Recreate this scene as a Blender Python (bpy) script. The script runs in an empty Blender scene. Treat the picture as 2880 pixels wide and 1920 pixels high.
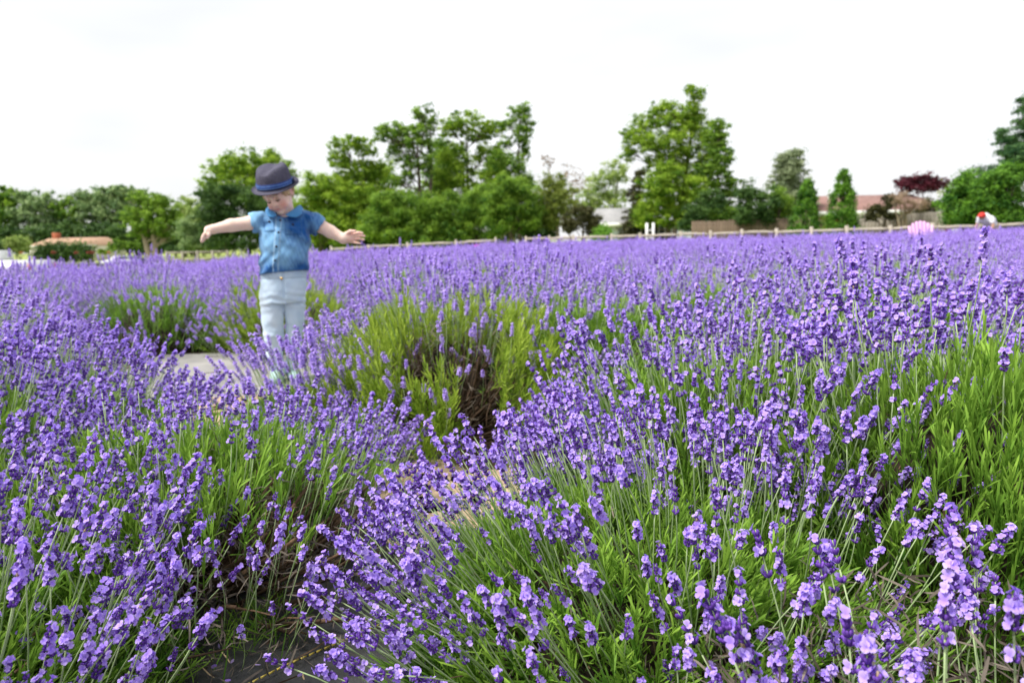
import bpy, math, random
import numpy as np
import openvdb
from mathutils import Vector, Matrix

R = math.radians
sc = bpy.context.scene
COL = sc.collection

# ------------------------------------------------------------------ camera
LENS, PITCH, ROLL, CAMH = 24.0, 8.4, 1.2, 0.74
cd = bpy.data.cameras.new("camera"); cam = bpy.data.objects.new("camera", cd); COL.objects.link(cam)
cd.lens = LENS; cd.sensor_width = 36.0; cd.clip_start = 0.02; cd.clip_end = 2000
_p, _r = R(PITCH), R(ROLL)
FWD = np.array([0, math.cos(_p), -math.sin(_p)]); _rt = np.array([1.0, 0, 0]); _up = np.cross(_rt, FWD)
RGT = _rt * math.cos(_r) - _up * math.sin(_r); UPV = _rt * math.sin(_r) + _up * math.cos(_r)
CAM = np.array([0, 0, CAMH])
M4 = Matrix(((RGT[0], UPV[0], -FWD[0], 0), (RGT[1], UPV[1], -FWD[1], 0), (RGT[2], UPV[2], -FWD[2], CAMH), (0, 0, 0, 1)))
cam.matrix_world = M4
cd.dof.use_dof = True; cd.dof.focus_distance = 1.05; cd.dof.aperture_fstop = 5.2
sc.camera = cam
FPX = 2880 * LENS / 36.0
def ray(px, py):
    return FWD + RGT * (px - 1440) / FPX - UPV * (py - 960) / FPX
def at(px, py, Y):            # the point on a photo ray at world depth Y
    d = ray(px, py); return CAM + d * (Y / d[1])

# ------------------------------------------------------------------ sky and sun
SUN_EL, SUN_AZ = 56.0, -112.0      # azimuth from +Y towards +X
w = bpy.data.worlds.new("World"); sc.world = w; w.use_nodes = True
nt = w.node_tree; nt.nodes.clear()
o_ = nt.nodes.new("ShaderNodeOutputWorld"); bg = nt.nodes.new("ShaderNodeBackground")
sky = nt.nodes.new("ShaderNodeTexSky"); sky.sky_type = 'NISHITA'; sky.sun_disc = False
sky.sun_elevation = R(SUN_EL); sky.sun_rotation = R(SUN_AZ); sky.dust_density = 3.0
mx = nt.nodes.new("ShaderNodeMix"); mx.data_type = 'RGBA'; mx.inputs[0].default_value = 0.9
tc = nt.nodes.new("ShaderNodeTexCoord"); mp = nt.nodes.new("ShaderNodeMapping"); mp.inputs["Scale"].default_value = (1, 1, 3.2)
nz = nt.nodes.new("ShaderNodeTexNoise"); nz.inputs["Scale"].default_value = 1.7; nz.inputs["Detail"].default_value = 3.5
cr = nt.nodes.new("ShaderNodeValToRGB")
cr.color_ramp.elements[0].position = 0.38; cr.color_ramp.elements[0].color = (3.72, 3.76, 3.84, 1)
cr.color_ramp.elements[1].position = 0.75; cr.color_ramp.elements[1].color = (5.4, 5.4, 5.46, 1)
nt.links.new(tc.outputs["Generated"], mp.inputs[0]); nt.links.new(mp.outputs[0], nz.inputs["Vector"])
nt.links.new(nz.outputs[0], cr.inputs[0])
nt.links.new(sky.outputs[0], mx.inputs[6]); nt.links.new(cr.outputs[0], mx.inputs[7])
nt.links.new(mx.outputs[2], bg.inputs[0]); bg.inputs[1].default_value = 0.118
nt.links.new(bg.outputs[0], o_.inputs[0])
sl = bpy.data.lights.new("sun", 'SUN'); sun = bpy.data.objects.new("sun", sl); COL.objects.link(sun)
sl.energy = 2.6; sl.angle = R(12); sl.color = (1.0, 0.965, 0.90)
_d = Vector((math.cos(R(SUN_EL)) * math.sin(R(SUN_AZ)), math.cos(R(SUN_EL)) * math.cos(R(SUN_AZ)), math.sin(R(SUN_EL))))
sun.rotation_euler = _d.to_track_quat('Z', 'Y').to_euler(); sun.location = (-20, 10, 40)
vs = sc.view_settings; vs.view_transform = 'Standard'; vs.look = 'None'; vs.exposure = 1.03; vs.gamma = 1.0
sc.cycles.use_denoising = True
sc.cycles.max_bounces = 8; sc.cycles.diffuse_bounces = 4; sc.cycles.transmission_bounces = 4; sc.cycles.glossy_bounces = 2
sc.cycles.caustics_reflective = False; sc.cycles.caustics_refractive = False

# ------------------------------------------------------------------ materials
def mat(name, col, col2=None, rough=0.7, trans=0.0, var=None, noise=None, bump=0.0, bscale=80, spec=0.3, tcol=None, metal=0.0, orand=0.0, coat=0.0, coords="Object"):
    """col..col2 mixed by the 'var' attribute and/or a noise of scale `noise`; trans = share of translucency; orand = value shift per object"""
    m = bpy.data.materials.new(name); m.use_nodes = True; n = m.node_tree; b = n.nodes["Principled BSDF"]; L = n.links.new
    b.inputs["Roughness"].default_value = rough; b.inputs["Specular IOR Level"].default_value = spec; b.inputs["Metallic"].default_value = metal
    b.inputs["Coat Weight"].default_value = coat
    c4 = (*col, 1)
    src = None
    if col2 is not None:
        x = n.nodes.new("ShaderNodeMix"); x.data_type = 'RGBA'; x.inputs[6].default_value = c4; x.inputs[7].default_value = (*col2, 1)
        fac = None
        if var:
            a = n.nodes.new("ShaderNodeAttribute"); a.attribute_name = "var"; fac = a.outputs["Fac"]
        if noise:
            t = n.nodes.new("ShaderNodeTexCoord"); z = n.nodes.new("ShaderNodeTexNoise"); z.inputs["Scale"].default_value = noise; z.inputs["Detail"].default_value = 6
            z.inputs["Roughness"].default_value = 0.65
            L(t.outputs[coords], z.inputs["Vector"]); r = n.nodes.new("ShaderNodeMapRange"); r.inputs[1].default_value = 0.33; r.inputs[2].default_value = 0.68
            L(z.outputs[0], r.inputs[0])
            if fac is None: fac = r.outputs[0]
            else:
                ad = n.nodes.new("ShaderNodeMath"); ad.operation = 'MULTIPLY_ADD'; ad.use_clamp = True; ad.inputs[1].default_value = 0.5
                L(r.outputs[0], ad.inputs[0]); hf = n.nodes.new("ShaderNodeMath"); hf.operation = 'MULTIPLY'; hf.inputs[1].default_value = 0.5; L(fac, hf.inputs[0]); L(hf.outputs[0], ad.inputs[2]); fac = ad.outputs[0]
        L(fac, x.inputs[0]); src = x.outputs[2]
    if orand:
        oi = n.nodes.new("ShaderNodeObjectInfo"); mr = n.nodes.new("ShaderNodeMapRange"); mr.inputs[3].default_value = 1 - orand; mr.inputs[4].default_value = 1 + orand
        L(oi.outputs["Random"], mr.inputs[0]); hs = n.nodes.new("ShaderNodeHueSaturation"); L(mr.outputs[0], hs.inputs["Value"])
        if src is not None: L(src, hs.inputs["Color"])
        else: hs.inputs["Color"].default_value = c4
        src = hs.outputs[0]
    if src is not None: L(src, b.inputs["Base Color"])
    else: b.inputs["Base Color"].default_value = c4
    if bump:
        t = n.nodes.new("ShaderNodeTexCoord"); z = n.nodes.new("ShaderNodeTexNoise"); z.inputs["Scale"].default_value = bscale; z.inputs["Detail"].default_value = 4
        L(t.outputs[coords], z.inputs["Vector"]); bp = n.nodes.new("ShaderNodeBump"); bp.inputs["Strength"].default_value = bump; bp.inputs["Distance"].default_value = 0.02
        L(z.outputs[0], bp.inputs["Height"]); L(bp.outputs[0], b.inputs["Normal"])
    if trans:
        tr = n.nodes.new("ShaderNodeBsdfTranslucent"); ms = n.nodes.new("ShaderNodeMixShader"); ms.inputs[0].default_value = trans
        if tcol: tr.inputs[0].default_value = (*tcol, 1)
        elif src is not None: L(src, tr.inputs[0])
        else: tr.inputs[0].default_value = c4
        L(b.outputs[0], ms.inputs[1]); L(tr.outputs[0], ms.inputs[2]); L(ms.outputs[0], n.nodes["Material Output"].inputs[0])
    return m

M = {}
M['petal'] = mat('petal', (0.47, 0.295, 0.97), (0.72, 0.57, 1.0), rough=0.55, trans=0.34, var=1, spec=0.2)
M['calyx'] = mat('calyx', (0.055, 0.016, 0.21), (0.25, 0.11, 0.57), rough=0.6, trans=0.08, var=1, spec=0.25)
M['dry'] = mat('dry_flower', (0.34, 0.22, 0.12), (0.48, 0.36, 0.24), rough=0.8, var=1)
M['stem'] = mat('flower_stem', (0.24, 0.38, 0.13), (0.46, 0.58, 0.30), rough=0.6, trans=0.1, var=1)
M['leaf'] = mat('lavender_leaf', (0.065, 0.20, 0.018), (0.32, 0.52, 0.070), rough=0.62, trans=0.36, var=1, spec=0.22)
M['leaf_bright'] = mat('lavender_leaf_bright', (0.15, 0.29, 0.02), (0.46, 0.59, 0.08), rough=0.62, trans=0.38, var=1, spec=0.22)
M['wood'] = mat('old_lavender_wood', (0.045, 0.027, 0.016), (0.20, 0.125, 0.075), rough=0.9, var=1)
M['litter'] = mat('dry_leaf_litter', (0.06, 0.048, 0.036), (0.22, 0.185, 0.15), rough=0.9, var=1)
M['straw'] = mat('straw', (0.34, 0.24, 0.13), (0.60, 0.47, 0.29), rough=0.85, var=1)
M['core'] = mat('bush_shade_core', (0.008, 0.0055, 0.0035), (0.030, 0.020, 0.012), rough=0.95, noise=30)  # near-black fill for the added solid that stands for shade inside a bush
M['tan'] = mat('tan_mulch', (0.34, 0.24, 0.15), (0.62, 0.48, 0.33), rough=0.95, noise=16, bump=0.9, bscale=70)
M['soil'] = mat('mulch_soil', (0.045, 0.030, 0.019), (0.15, 0.10, 0.062), rough=0.95, noise=14, bump=0.8, bscale=60)  # mulch colour darkened to carry the shade under the bushes
M['fabric'] = mat('landscape_fabric', (0.022, 0.024, 0.028), (0.075, 0.074, 0.070), rough=0.6, noise=5, bump=0.2, bscale=240, spec=0.4)
M['stitch'] = mat('yellow_stitch', (0.55, 0.42, 0.06), (0.66, 0.53, 0.14), rough=0.7, noise=30)
M['grass'] = mat('meadow_grass', (0.20, 0.27, 0.055), (0.34, 0.38, 0.10), rough=0.9, noise=0.25, bump=0.5, bscale=4)
M['asphalt'] = mat('asphalt', (0.05, 0.052, 0.058), (0.075, 0.075, 0.08), rough=0.85, noise=2)
M['bark'] = mat('bark', (0.055, 0.042, 0.032), (0.15, 0.12, 0.095), rough=0.95, noise=3, bump=0.6, bscale=8)
M['bark_pale'] = mat('pale_bark', (0.24, 0.19, 0.15), (0.42, 0.34, 0.27), rough=0.95, noise=3, bump=0.5, bscale=8)

# ------------------------------------------------------------------ mesh helpers
def np_mesh(name, V, F, mats, mi=None, var=None, smooth=False):
    """V (N,3); F list of (M,k) int arrays; mi list of arrays or ints per F block; var (N,)"""
    V = np.asarray(V, np.float32)
    if not isinstance(F, list): F = [F]
    F = [np.asarray(f, np.int32) for f in F if len(f)]
    me = bpy.data.meshes.new(name)
    nl = sum(f.size for f in F); nf = sum(len(f) for f in F)
    me.vertices.add(len(V)); me.vertices.foreach_set("co", V.ravel())
    me.loops.add(nl); me.loops.foreach_set("vertex_index", np.concatenate([f.ravel() for f in F]))
    st, s0 = [], 0
    for f in F:
        st.append(s0 + np.arange(len(f)) * f.shape[1]); s0 += f.size
    me.polygons.add(nf); me.polygons.foreach_set("loop_start", np.concatenate(st).astype(np.int32))
    for m in (mats if isinstance(mats, (list, tuple)) else [mats]): me.materials.append(m)
    if mi is not None:
        me.polygons.foreach_set("material_index", np.concatenate([np.full(len(f), q) if np.isscalar(q) else np.asarray(q) for f, q in zip(F, mi)]).astype(np.int32))
    if smooth: me.polygons.foreach_set("use_smooth", np.ones(nf, bool))
    if var is not None:
        a = me.attributes.new("var", 'FLOAT', 'POINT'); a.data.foreach_set("value", np.asarray(var, np.float32))
    me.update(calc_edges=True)
    return me

class MB:
    """collects shapes (verts, faces by size, material index, var) into one mesh"""
    def __init__(s): s.V, s.F, s.mi, s.var, s.n = [], {}, {}, [], 0
    def add(s, V, F, m=0, var=0.5):
        V = np.asarray(V, float).reshape(-1, 3); F = np.asarray(F, int)
        k = F.shape[1]; s.F.setdefault(k, []).append(F + s.n); s.mi.setdefault(k, []).append(np.full(len(F), m))
        s.V.append(V); s.var.append(np.full(len(V), var) if np.isscalar(var) else np.asarray(var)); s.n += len(V)
        return s
    def add2(s, V, Fs, m=0, var=0.5):
        n0 = s.n; s.V.append(np.asarray(V, float)); s.var.append(np.full(len(V), var) if np.isscalar(var) else np.asarray(var)); s.n += len(V)
        for F in Fs:
            F = np.asarray(F, int)
            if len(F) == 0: continue
            s.F.setdefault(F.shape[1], []).append(F + n0); s.mi.setdefault(F.shape[1], []).append(np.full(len(F), m))
        return s
    def box(s, x0, x1, y0, y1, z0, z1, m=0, var=0.5, rot=None, org=(0, 0, 0)):
        V = np.array([(x, y, z) for z in (z0, z1) for y in (y0, y1) for x in (x0, x1)], float)
        if rot is not None: V = V @ np.asarray(rot).T
        V = V + np.asarray(org)
        return s.add(V, [(0, 2, 3, 1), (4, 5, 7, 6), (0, 1, 5, 4), (2, 6, 7, 3), (0, 4, 6, 2), (1, 3, 7, 5)], m, var)
    def tube(s, P, r, k=6, m=0, var=0.5, caps=True):
        V, F, caps_ = tube_vf(P, r, k)
        s.add2(V, [F] + ([caps_] if caps and k >= 3 else []), m, var); return s
    def prism(s, poly, depth, m=0, var=0.5, T=None):
        """polygon in (x,z) extruded along y by depth"""
        n = len(poly); V = np.array([(x, 0, z) for x, z in poly] + [(x, depth, z) for x, z in poly], float)
        if T is not None: V = T(V)
        F = [(i, (i + 1) % n, n + (i + 1) % n, n + i) for i in range(n)]
        s.add2(V, [np.array(F), np.array([list(range(n - 1, -1, -1))]), np.array([list(range(n, 2 * n))])], m, var); return s
    def mesh(s, name, mats, smooth=False):
        ks = sorted(s.F)
        return np_mesh(name, np.concatenate(s.V), [np.concatenate(s.F[k]) for k in ks], mats, [np.concatenate(s.mi[k]) for k in ks], np.concatenate(s.var), smooth)
    def obj(s, name, mats, parent=None, smooth=False, **k):
        return link(name, s.mesh(name, mats, smooth), parent, **k)

def frame_along(P):
    P = np.asarray(P, float); T = np.gradient(P, axis=0) if len(P) > 2 else np.repeat((P[-1] - P[0])[None], len(P), 0)
    T /= np.linalg.norm(T, axis=1, keepdims=True) + 1e-12
    a = np.array([0, 0, 1.0]) if abs(T[0, 2]) < 0.8 else np.array([1.0, 0, 0])
    A = np.cross(T, a); A /= np.linalg.norm(A, axis=1, keepdims=True) + 1e-12
    return T, A, np.cross(T, A)
def tube_vf(P, r, k=6):
    P = np.asarray(P, float); n = len(P); r = np.broadcast_to(np.asarray(r, float), (n,))
    T, A, B = frame_along(P); th = np.arange(k) * 2 * math.pi / k
    V = P[:, None] + r[:, None, None] * (np.cos(th)[None, :, None] * A[:, None] + np.sin(th)[None, :, None] * B[:, None])
    i = np.arange(n - 1)[:, None] * k; j = np.arange(k)[None]; j2 = (j + 1) % k
    F = np.stack([i + j, i + j2, i + k + j2, i + k + j], -1).reshape(-1, 4)
    caps = np.array([list(range(k - 1, -1, -1)), [(n - 1) * k + q for q in range(k)]])
    return V.reshape(-1, 3), F, caps

def link(name, me, parent=None, loc=None, rotz=None, **props):
    o = bpy.data.objects.new(name, me); COL.objects.link(o)
    if parent is not None: o.parent = parent
    if loc is not None: o.location = loc
    if rotz is not None: o.rotation_euler = (0, 0, rotz)
    for k, v in props.items(): o[k] = v
    return o
def thing(name, label, category, loc=(0, 0, 0), rotz=0.0, group=None):
    o = link(name, None, None, loc, rotz, label=label, category=category)
    if group: o["group"] = group
    return o
def stamp(TV, TF, Rm, T, tvar=None, kvar=None):
    """copies of a template (n,3) under K rotations*scales (K,3,3) and moves (K,3)"""
    K, n = len(T), len(TV)
    V = (np.einsum('kij,nj->kni', Rm, TV) + T[:, None]).reshape(-1, 3)
    off = (np.arange(K) * n)[:, None, None]
    Fs = [(np.asarray(f)[None] + off).reshape(-1, np.asarray(f).shape[1]) for f in TF]
    var = None
    if kvar is not None:
        var = np.repeat(kvar, n)
        if tvar is not None: var = np.clip(var + np.tile(tvar, K), 0, 1)
    return V, Fs, var
def basis(D, spin=None, rng=None):
    """(K,3,3) matrices whose z axis is D"""
    D = D / (np.linalg.norm(D, axis=1, keepdims=True) + 1e-12)
    a = np.where(np.abs(D[:, 2:3]) < 0.95, np.array([[0, 0, 1.0]]), np.array([[1.0, 0, 0]]))
    X = np.cross(a, D); X /= np.linalg.norm(X, axis=1, keepdims=True); Y = np.cross(D, X)
    if spin is None: spin = rng.uniform(0, 2 * math.pi, len(D))
    c, s_ = np.cos(spin)[:, None], np.sin(spin)[:, None]
    return np.stack([X * c + Y * s_, -X * s_ + Y * c, D], -1)
def sstep(a, b, x):
    t = np.clip((np.asarray(x, float) - a) / (b - a), 0, 1); return t * t * (3 - 2 * t)
_gr = np.random.default_rng(5); _ph = _gr.uniform(0, 6.28, (24, 3)); _dr = _gr.normal(size=(24, 3)); _dr /= np.linalg.norm(_dr, axis=1, keepdims=True)
def wob(P, freq=1.0, n=12):
    """cheap smooth noise -1..1 at points (...,3)"""
    v = 0
    for i in range(n): v = v + np.sin((P @ _dr[i]) * freq * (0.6 + 0.12 * i) + _ph[i, 0])
    return v / math.sqrt(n) / 1.3

# ------------------------------------------------------------------ ground
def gz(x, y):
    x = np.asarray(x, float); y = np.asarray(y, float)
    base = sstep(3, 14, y) * np.clip(-0.03 + np.where(x < 0, 0.030, 0.0085) * x, -0.36, 0.30)
    edge = -9.0 + 0.02 * (y - 12)                          # the lavender field ends on the left and the land drops away
    drop = -0.70 * sstep(0.3, 9, edge - x) * sstep(4, 10, y) - 0.75 * sstep(34, 60, y) * sstep(4, -12, x)
    return base + drop
def build_ground():
    xs = np.unique(np.concatenate([np.linspace(-3, 3, 61), np.linspace(-30, 30, 121), np.linspace(-400, 400, 41)]))
    ys = np.unique(np.concatenate([np.linspace(-2, 8, 101), np.linspace(8, 60, 79), np.linspace(60, 700, 33), [-20]]))
    X, Y = np.meshgrid(xs, ys); rng = np.random.default_rng(1)
    Z = gz(X, Y)
    near = sstep(9, 5, Y) * sstep(9, 6, np.abs(X))
    Z = Z + near * 0.006 * wob(np.stack([X * 9, Y * 9, X * 0], -1))
    V = np.stack([X, Y, Z], -1).reshape(-1, 3); nx = len(xs)
    i = (np.arange(len(ys) - 1)[:, None] * nx + np.arange(nx - 1)[None]).ravel()
    F = np.stack([i, i + 1, i + nx + 1, i + nx], -1)
    c = V[F].mean(1)
    edge = -8.6 + 0.02 * (c[:, 1] - 12)
    fence_y = 33 - (c[:, 0] + 8.8) * (12 / 24.5)
    soil = (c[:, 0] > edge) & (c[:, 1] < fence_y + 0.8) & (c[:, 0] < 40)
    o = link('ground', np_mesh('ground', V, F, [M['grass'], M['soil']], [soil.astype(int)], smooth=True)); o['kind'] = 'structure'
build_ground()
def sheet(name, quad_fn, nu, nv, m, lift=0.004, kind='structure'):
    u, v = np.meshgrid(np.linspace(0, 1, nu), np.linspace(0, 1, nv)); P = quad_fn(u, v)
    V = np.stack([P[0], P[1], gz(P[0], P[1]) + lift + P[2]], -1).reshape(-1, 3)
    i = (np.arange(nv - 1)[:, None] * nu + np.arange(nu - 1)[None]).ravel()
    o = link(name, np_mesh(name, V, np.stack([i, i + 1, i + nu + 1, i + nu], -1), m, smooth=True)); o['kind'] = kind
    return o
def strip_fn(P, w0, amp=0.006):
    P = np.array(P, float); L = np.concatenate([[0], np.cumsum(np.linalg.norm(np.diff(P, axis=0), axis=1))])
    def f(u, v):
        s = v * L[-1]; x = np.interp(s, L, P[:, 0]); y = np.interp(s, L, P[:, 1])
        e = 0.05; dx = np.interp(s + e, L, P[:, 0]) - np.interp(s - e, L, P[:, 0]); dy = np.interp(s + e, L, P[:, 1]) - np.interp(s - e, L, P[:, 1])
        n = np.sqrt(dx * dx + dy * dy) + 1e-9; k = (u - 0.5) * w0
        X = x - dy / n * -1 * k * 1.0; Y = y + dx / n * -1 * k
        X = x + dy / n * k; Y = y - dx / n * k
        return X, Y, 0.012 + amp * wob(np.stack([X * 5, Y * 5, X * 0], -1))
    return f
PATH = [(-0.55, 0.2), (-0.42, 1.0), (-0.36, 1.6), (-0.62, 2.2), (-1.15, 2.95), (-1.42, 3.6), (-1.5, 4.3)]
M['fabric_skylit'] = mat('skylit_fabric', (0.20, 0.195, 0.185), (0.40, 0.385, 0.36), rough=0.5, noise=3, bump=0.2, bscale=200, spec=0.6)  # far stretch of the same fabric, sky sheen and dust painted into its colour
sheet('fabric_path', strip_fn(PATH[:5], 0.72), 13, 70, M['fabric'])
sheet('fabric_path', strip_fn([(-1.0, 2.75)] + PATH[4:] + [(-1.55, 4.7)], 1.7), 13, 90, M['fabric_skylit'], lift=.010)
sheet('fabric_path', strip_fn([(-0.35, 1.48), (0.1, 1.72), (0.45, 2.5), (0.9, 3.2), (2.0, 4.6)], 0.42), 9, 90, M['fabric'], lift=0.016)
def patch(cx, cy, rx, ry, seed):
    rng = np.random.default_rng(seed); k = 40; th = np.arange(k) * 6.2832 / k; V = [(cx, cy)]; rad = 1 + .18 * np.sin(th * 3 + seed) + .1 * np.sin(th * 7 + 2 * seed)
    for f in (.35, .7, 1.0): V += [(cx + rx * f * r_ * math.cos(q), cy + ry * f * r_ * math.sin(q)) for q, r_ in zip(th, rad)]
    V = np.array([(x, y, float(gz(x, y)) + .034 - (.02 if i > 2 * k else 0)) for i, (x, y) in enumerate(V)])
    F4 = [(1 + a * k + j, 1 + a * k + (j + 1) % k, 1 + (a + 1) * k + (j + 1) % k, 1 + (a + 1) * k + j) for a in (0, 1) for j in range(k)]
    o = link('mulch', np_mesh('mulch', V, [np.array(F4), np.array([(0, 1 + j, 1 + (j + 1) % k) for j in range(k)])], M['tan'], smooth=True)); o['kind'] = 'structure'
patch(-.20, 1.86, .30, .34, 1); patch(-1.18, 2.95, .42, .34, 2); patch(-.85, 4.2, .35, .2, 3)
# yellow stitched line along the fabric: short dashes
def stitches(name, P, width=0.0026):
    P = np.array(P, float); mb = MB(); L = np.concatenate([[0], np.cumsum(np.linalg.norm(np.diff(P, axis=0), axis=1))]); s = 0
    while s < L[-1]:
        a = np.array([np.interp(s, L, P[:, k]) for k in (0, 1)]); b = np.array([np.interp(s + 0.011, L, P[:, k]) for k in (0, 1)])
        d = (b - a) / np.linalg.norm(b - a); n = np.array([-d[1], d[0]]) * width / 2; z = gz(*a) + 0.029
        V = [(*(a - n), z), (*(b - n + 0.004 * n / width), z), (*(b + n), z), (*(a + n), z)]
        V += [(x, y, q - 0.003) for x, y, q in V]
        mb.add(V, [(0, 1, 2, 3), (4, 7, 6, 5), (0, 4, 5, 1), (1, 5, 6, 2), (2, 6, 7, 3), (3, 7, 4, 0)]); s += 0.0145
    o = mb.obj(name, [M['stitch']]); o['kind'] = 'stuff'; o['label'] = 'yellow stitched line along the black fabric'; o['category'] = 'stitching'
stitches('fabric_stitching', [(-0.55, 0.92), (-0.40, 1.08), (-0.26, 1.2), (-0.16, 1.36)])
stitches('fabric_stitching', [(-0.34, 1.56), (-0.20, 1.66), (-0.02, 1.80)])

# ------------------------------------------------------------------ lavender
def leaf_template(L=0.042, wd=0.0046, bend=0.35):
    t = np.array([0, .35, .84, 1.0]); ww = np.array([.55, 1.0, .92, 0.0]) * wd / 2
    z = L * (t - bend * 0.25 * t * t); y = L * bend * t * t * 0.8
    V = []
    for i in range(3): V += [(-ww[i], y[i] + ww[i] * .35, z[i]), (ww[i], y[i] + ww[i] * .35, z[i])]
    V += [(0, y[3], z[3])]
    return np.array(V), [np.array([(0, 1, 3, 2), (2, 3, 5, 4)]), np.array([(4, 5, 6)])], np.array([-.18, -.18, 0, 0, .1, .1, .3])
def shoot_template(rng, n_pair=7, H=0.075):
    """a leafy shoot: thin stem and opposite leaves"""
    V, F4, F3, var, n = [], [], [], [], 0
    sv, sf, _ = tube_vf([(0, 0, -0.02), (0, 0, H)], [.0014, .0009], 3); V.append(sv); F4.append(sf); var.append(np.full(len(sv), 0.0)); n += len(sv)
    for i in range(n_pair):
        z = H * (i + 0.3) / n_pair; a0 = i * 1.57 + rng.uniform(-.4, .4)
        for s in (0, math.pi):
            L = rng.uniform(.032, .056) * (1.0 if i < n_pair - 2 else .8)
            lv, lf, lva = leaf_template(L, rng.uniform(.0030, .0043), rng.uniform(-.25, .55))
            tilt = rng.uniform(.12, .58) * (1.15 - .7 * i / n_pair)
            c, q = math.cos(tilt), math.sin(tilt); Rx = np.array([(1, 0, 0), (0, c, q), (0, -q, c)])
            a = a0 + s; Rz = np.array([(math.cos(a), -math.sin(a), 0), (math.sin(a), math.cos(a), 0), (0, 0, 1)])
            lv = lv @ (Rz @ Rx).T + (0, 0, z)
            V.append(lv); F4.append(lf[0] + n); F3.append(lf[1] + n); var.append(lva + rng.uniform(-.12, .12)); n += len(lv)
    return np.concatenate(V), [np.concatenate(F4), np.concatenate(F3)], np.concatenate(var)

def head_vf(rng, n_whorl, open_p, detail=2, ln=0.06):
    """flower head along +z from 0 to ln; returns MB with materials 0 petal 1 calyx 2 dry 3 stem"""
    mb = MB()
    zs = np.linspace(0.004, ln - 0.008, n_whorl); zs = zs + rng.uniform(-.0015, .0015, n_whorl)
    if rng.random() < .45: zs[0] -= rng.uniform(.010, .024)
    for wi, z in enumerate(zs):
        top = wi / max(1, n_whorl - 1); k = int(rng.integers(6, 9)) if detail == 2 else (5 if detail == 1 else 3)
        if wi == n_whorl - 1: k = max(3, k - 2)
        a0 = rng.uniform(0, 6.28)
        for j in range(k):
            a = a0 + j * 6.283 / k + rng.uniform(-.25, .25); tilt = rng.uniform(.45, .95) * (1 - .45 * top)
            ca, sa = math.cos(a), math.sin(a)
            D = np.array([ca * math.sin(tilt), sa * math.sin(tilt), math.cos(tilt)]); X = np.array([-sa, ca, 0]); Yv = np.cross(D, X)
            Bm = np.stack([X, Yv, D], -1); org = np.array([ca * .0012, sa * .0012, z])
            L = rng.uniform(.0072, .0098); rr = rng.uniform(.0017, .0022); v = rng.uniform(0, .55)
            kk = 5 if detail == 2 else 3
            if detail >= 1:
                zz = np.array([0, .45, .85, 1.0]) * L if detail == 2 else np.array([0, .6, 1.0]) * L
                rad = np.array([.45, 1.0, .85, .25]) * rr if detail == 2 else np.array([.5, 1.15, .3]) * rr
                th = np.arange(kk) * 6.283 / kk
                ring = np.stack([np.outer(rad, np.cos(th)), np.outer(rad, np.sin(th)), np.repeat(zz[:, None], kk, 1)], -1).reshape(-1, 3)
                n = len(zz); i = np.arange(n - 1)[:, None] * kk; jj = np.arange(kk)[None]
                F = np.stack([i + jj, i + (jj + 1) % kk, i + kk + (jj + 1) % kk, i + kk + jj], -1).reshape(-1, 4)
                vv = np.repeat(np.linspace(v, min(1, v + .45), n), kk)
                mb.add(ring @ Bm.T + org, F, 2 if rng.random() < .02 else 1, vv)
            if detail == 0 or rng.random() < open_p:
                tip = org + D * L * (.9 if detail >= 1 else .6)
                sz = rng.uniform(.0050, .0066) * (1.0, 1.3, 1.85)[2 - detail]
                pv = rng.uniform(.0, .7)
                # outward tip frame: petals spread facing outwards, upper lip larger
                nrm = D * .75 + np.array([ca, sa, 0]) * .55 + np.array([0, 0, .12]); nrm /= np.linalg.norm(nrm)
                ux = np.cross(np.array([0, 0, 1.0]), nrm); ux /= np.linalg.norm(ux) + 1e-9; uy = np.cross(nrm, ux)
                if detail == 2:
                    lobes = [(math.pi * .5 - .42, 1.15, .60), (math.pi * .5 + .42, 1.15, .60), (math.pi * 1.5, .82, .42), (math.pi * 1.5 - .95, .78, .40), (math.pi * 1.5 + .95, .78, .40)]
                    for (la, ll, lw) in lobes:
                        dl = ux * math.cos(la) + uy * math.sin(la); dp = np.cross(nrm, dl)
                        ll = ll * sz * rng.uniform(.9, 1.15); lw = lw * sz; up = rng.uniform(.25, .75) * ll
                        c0 = tip + nrm * .0012
                        P = [c0 - dp * lw * .35, c0 + dp * lw * .35, c0 + dl * ll * .6 + dp * lw + nrm * up * .8, c0 + dl * ll + dp * lw * .55 + nrm * up * .72,
                             c0 + dl * ll - dp * lw * .55 + nrm * up * .72, c0 + dl * ll * .6 - dp * lw + nrm * up * .8, c0 + dl * ll * .6 + nrm * up * .55]
                        mb.add(P, [(0, 1, 6), (1, 2, 6), (2, 3, 6), (3, 4, 6), (4, 5, 6), (5, 0, 6)], 0, np.clip(pv + np.array([-.3, -.3, .1, .28, .28, .1, 0]), 0, 1))
                else:
                    for la in ((math.pi * .5, math.pi * 1.17, math.pi * 1.83) if detail else (math.pi * .5, math.pi * 1.5)):
                        dl = ux * math.cos(la) + uy * math.sin(la); dp = np.cross(nrm, dl)
                        mb.add([tip, tip + dl * sz * .7 + dp * sz * .55 + nrm * sz * .4, tip + dl * sz * 1.1 + nrm * sz * .3, tip + dl * sz * .7 - dp * sz * .55 + nrm * sz * .4], [(0, 1, 2, 3)], 0, np.clip(pv + np.array([-.2, .1, .3, .1]), 0, 1))
    return mb
HEADM = [M['petal'], M['calyx'], M['dry'], M['stem']]

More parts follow.
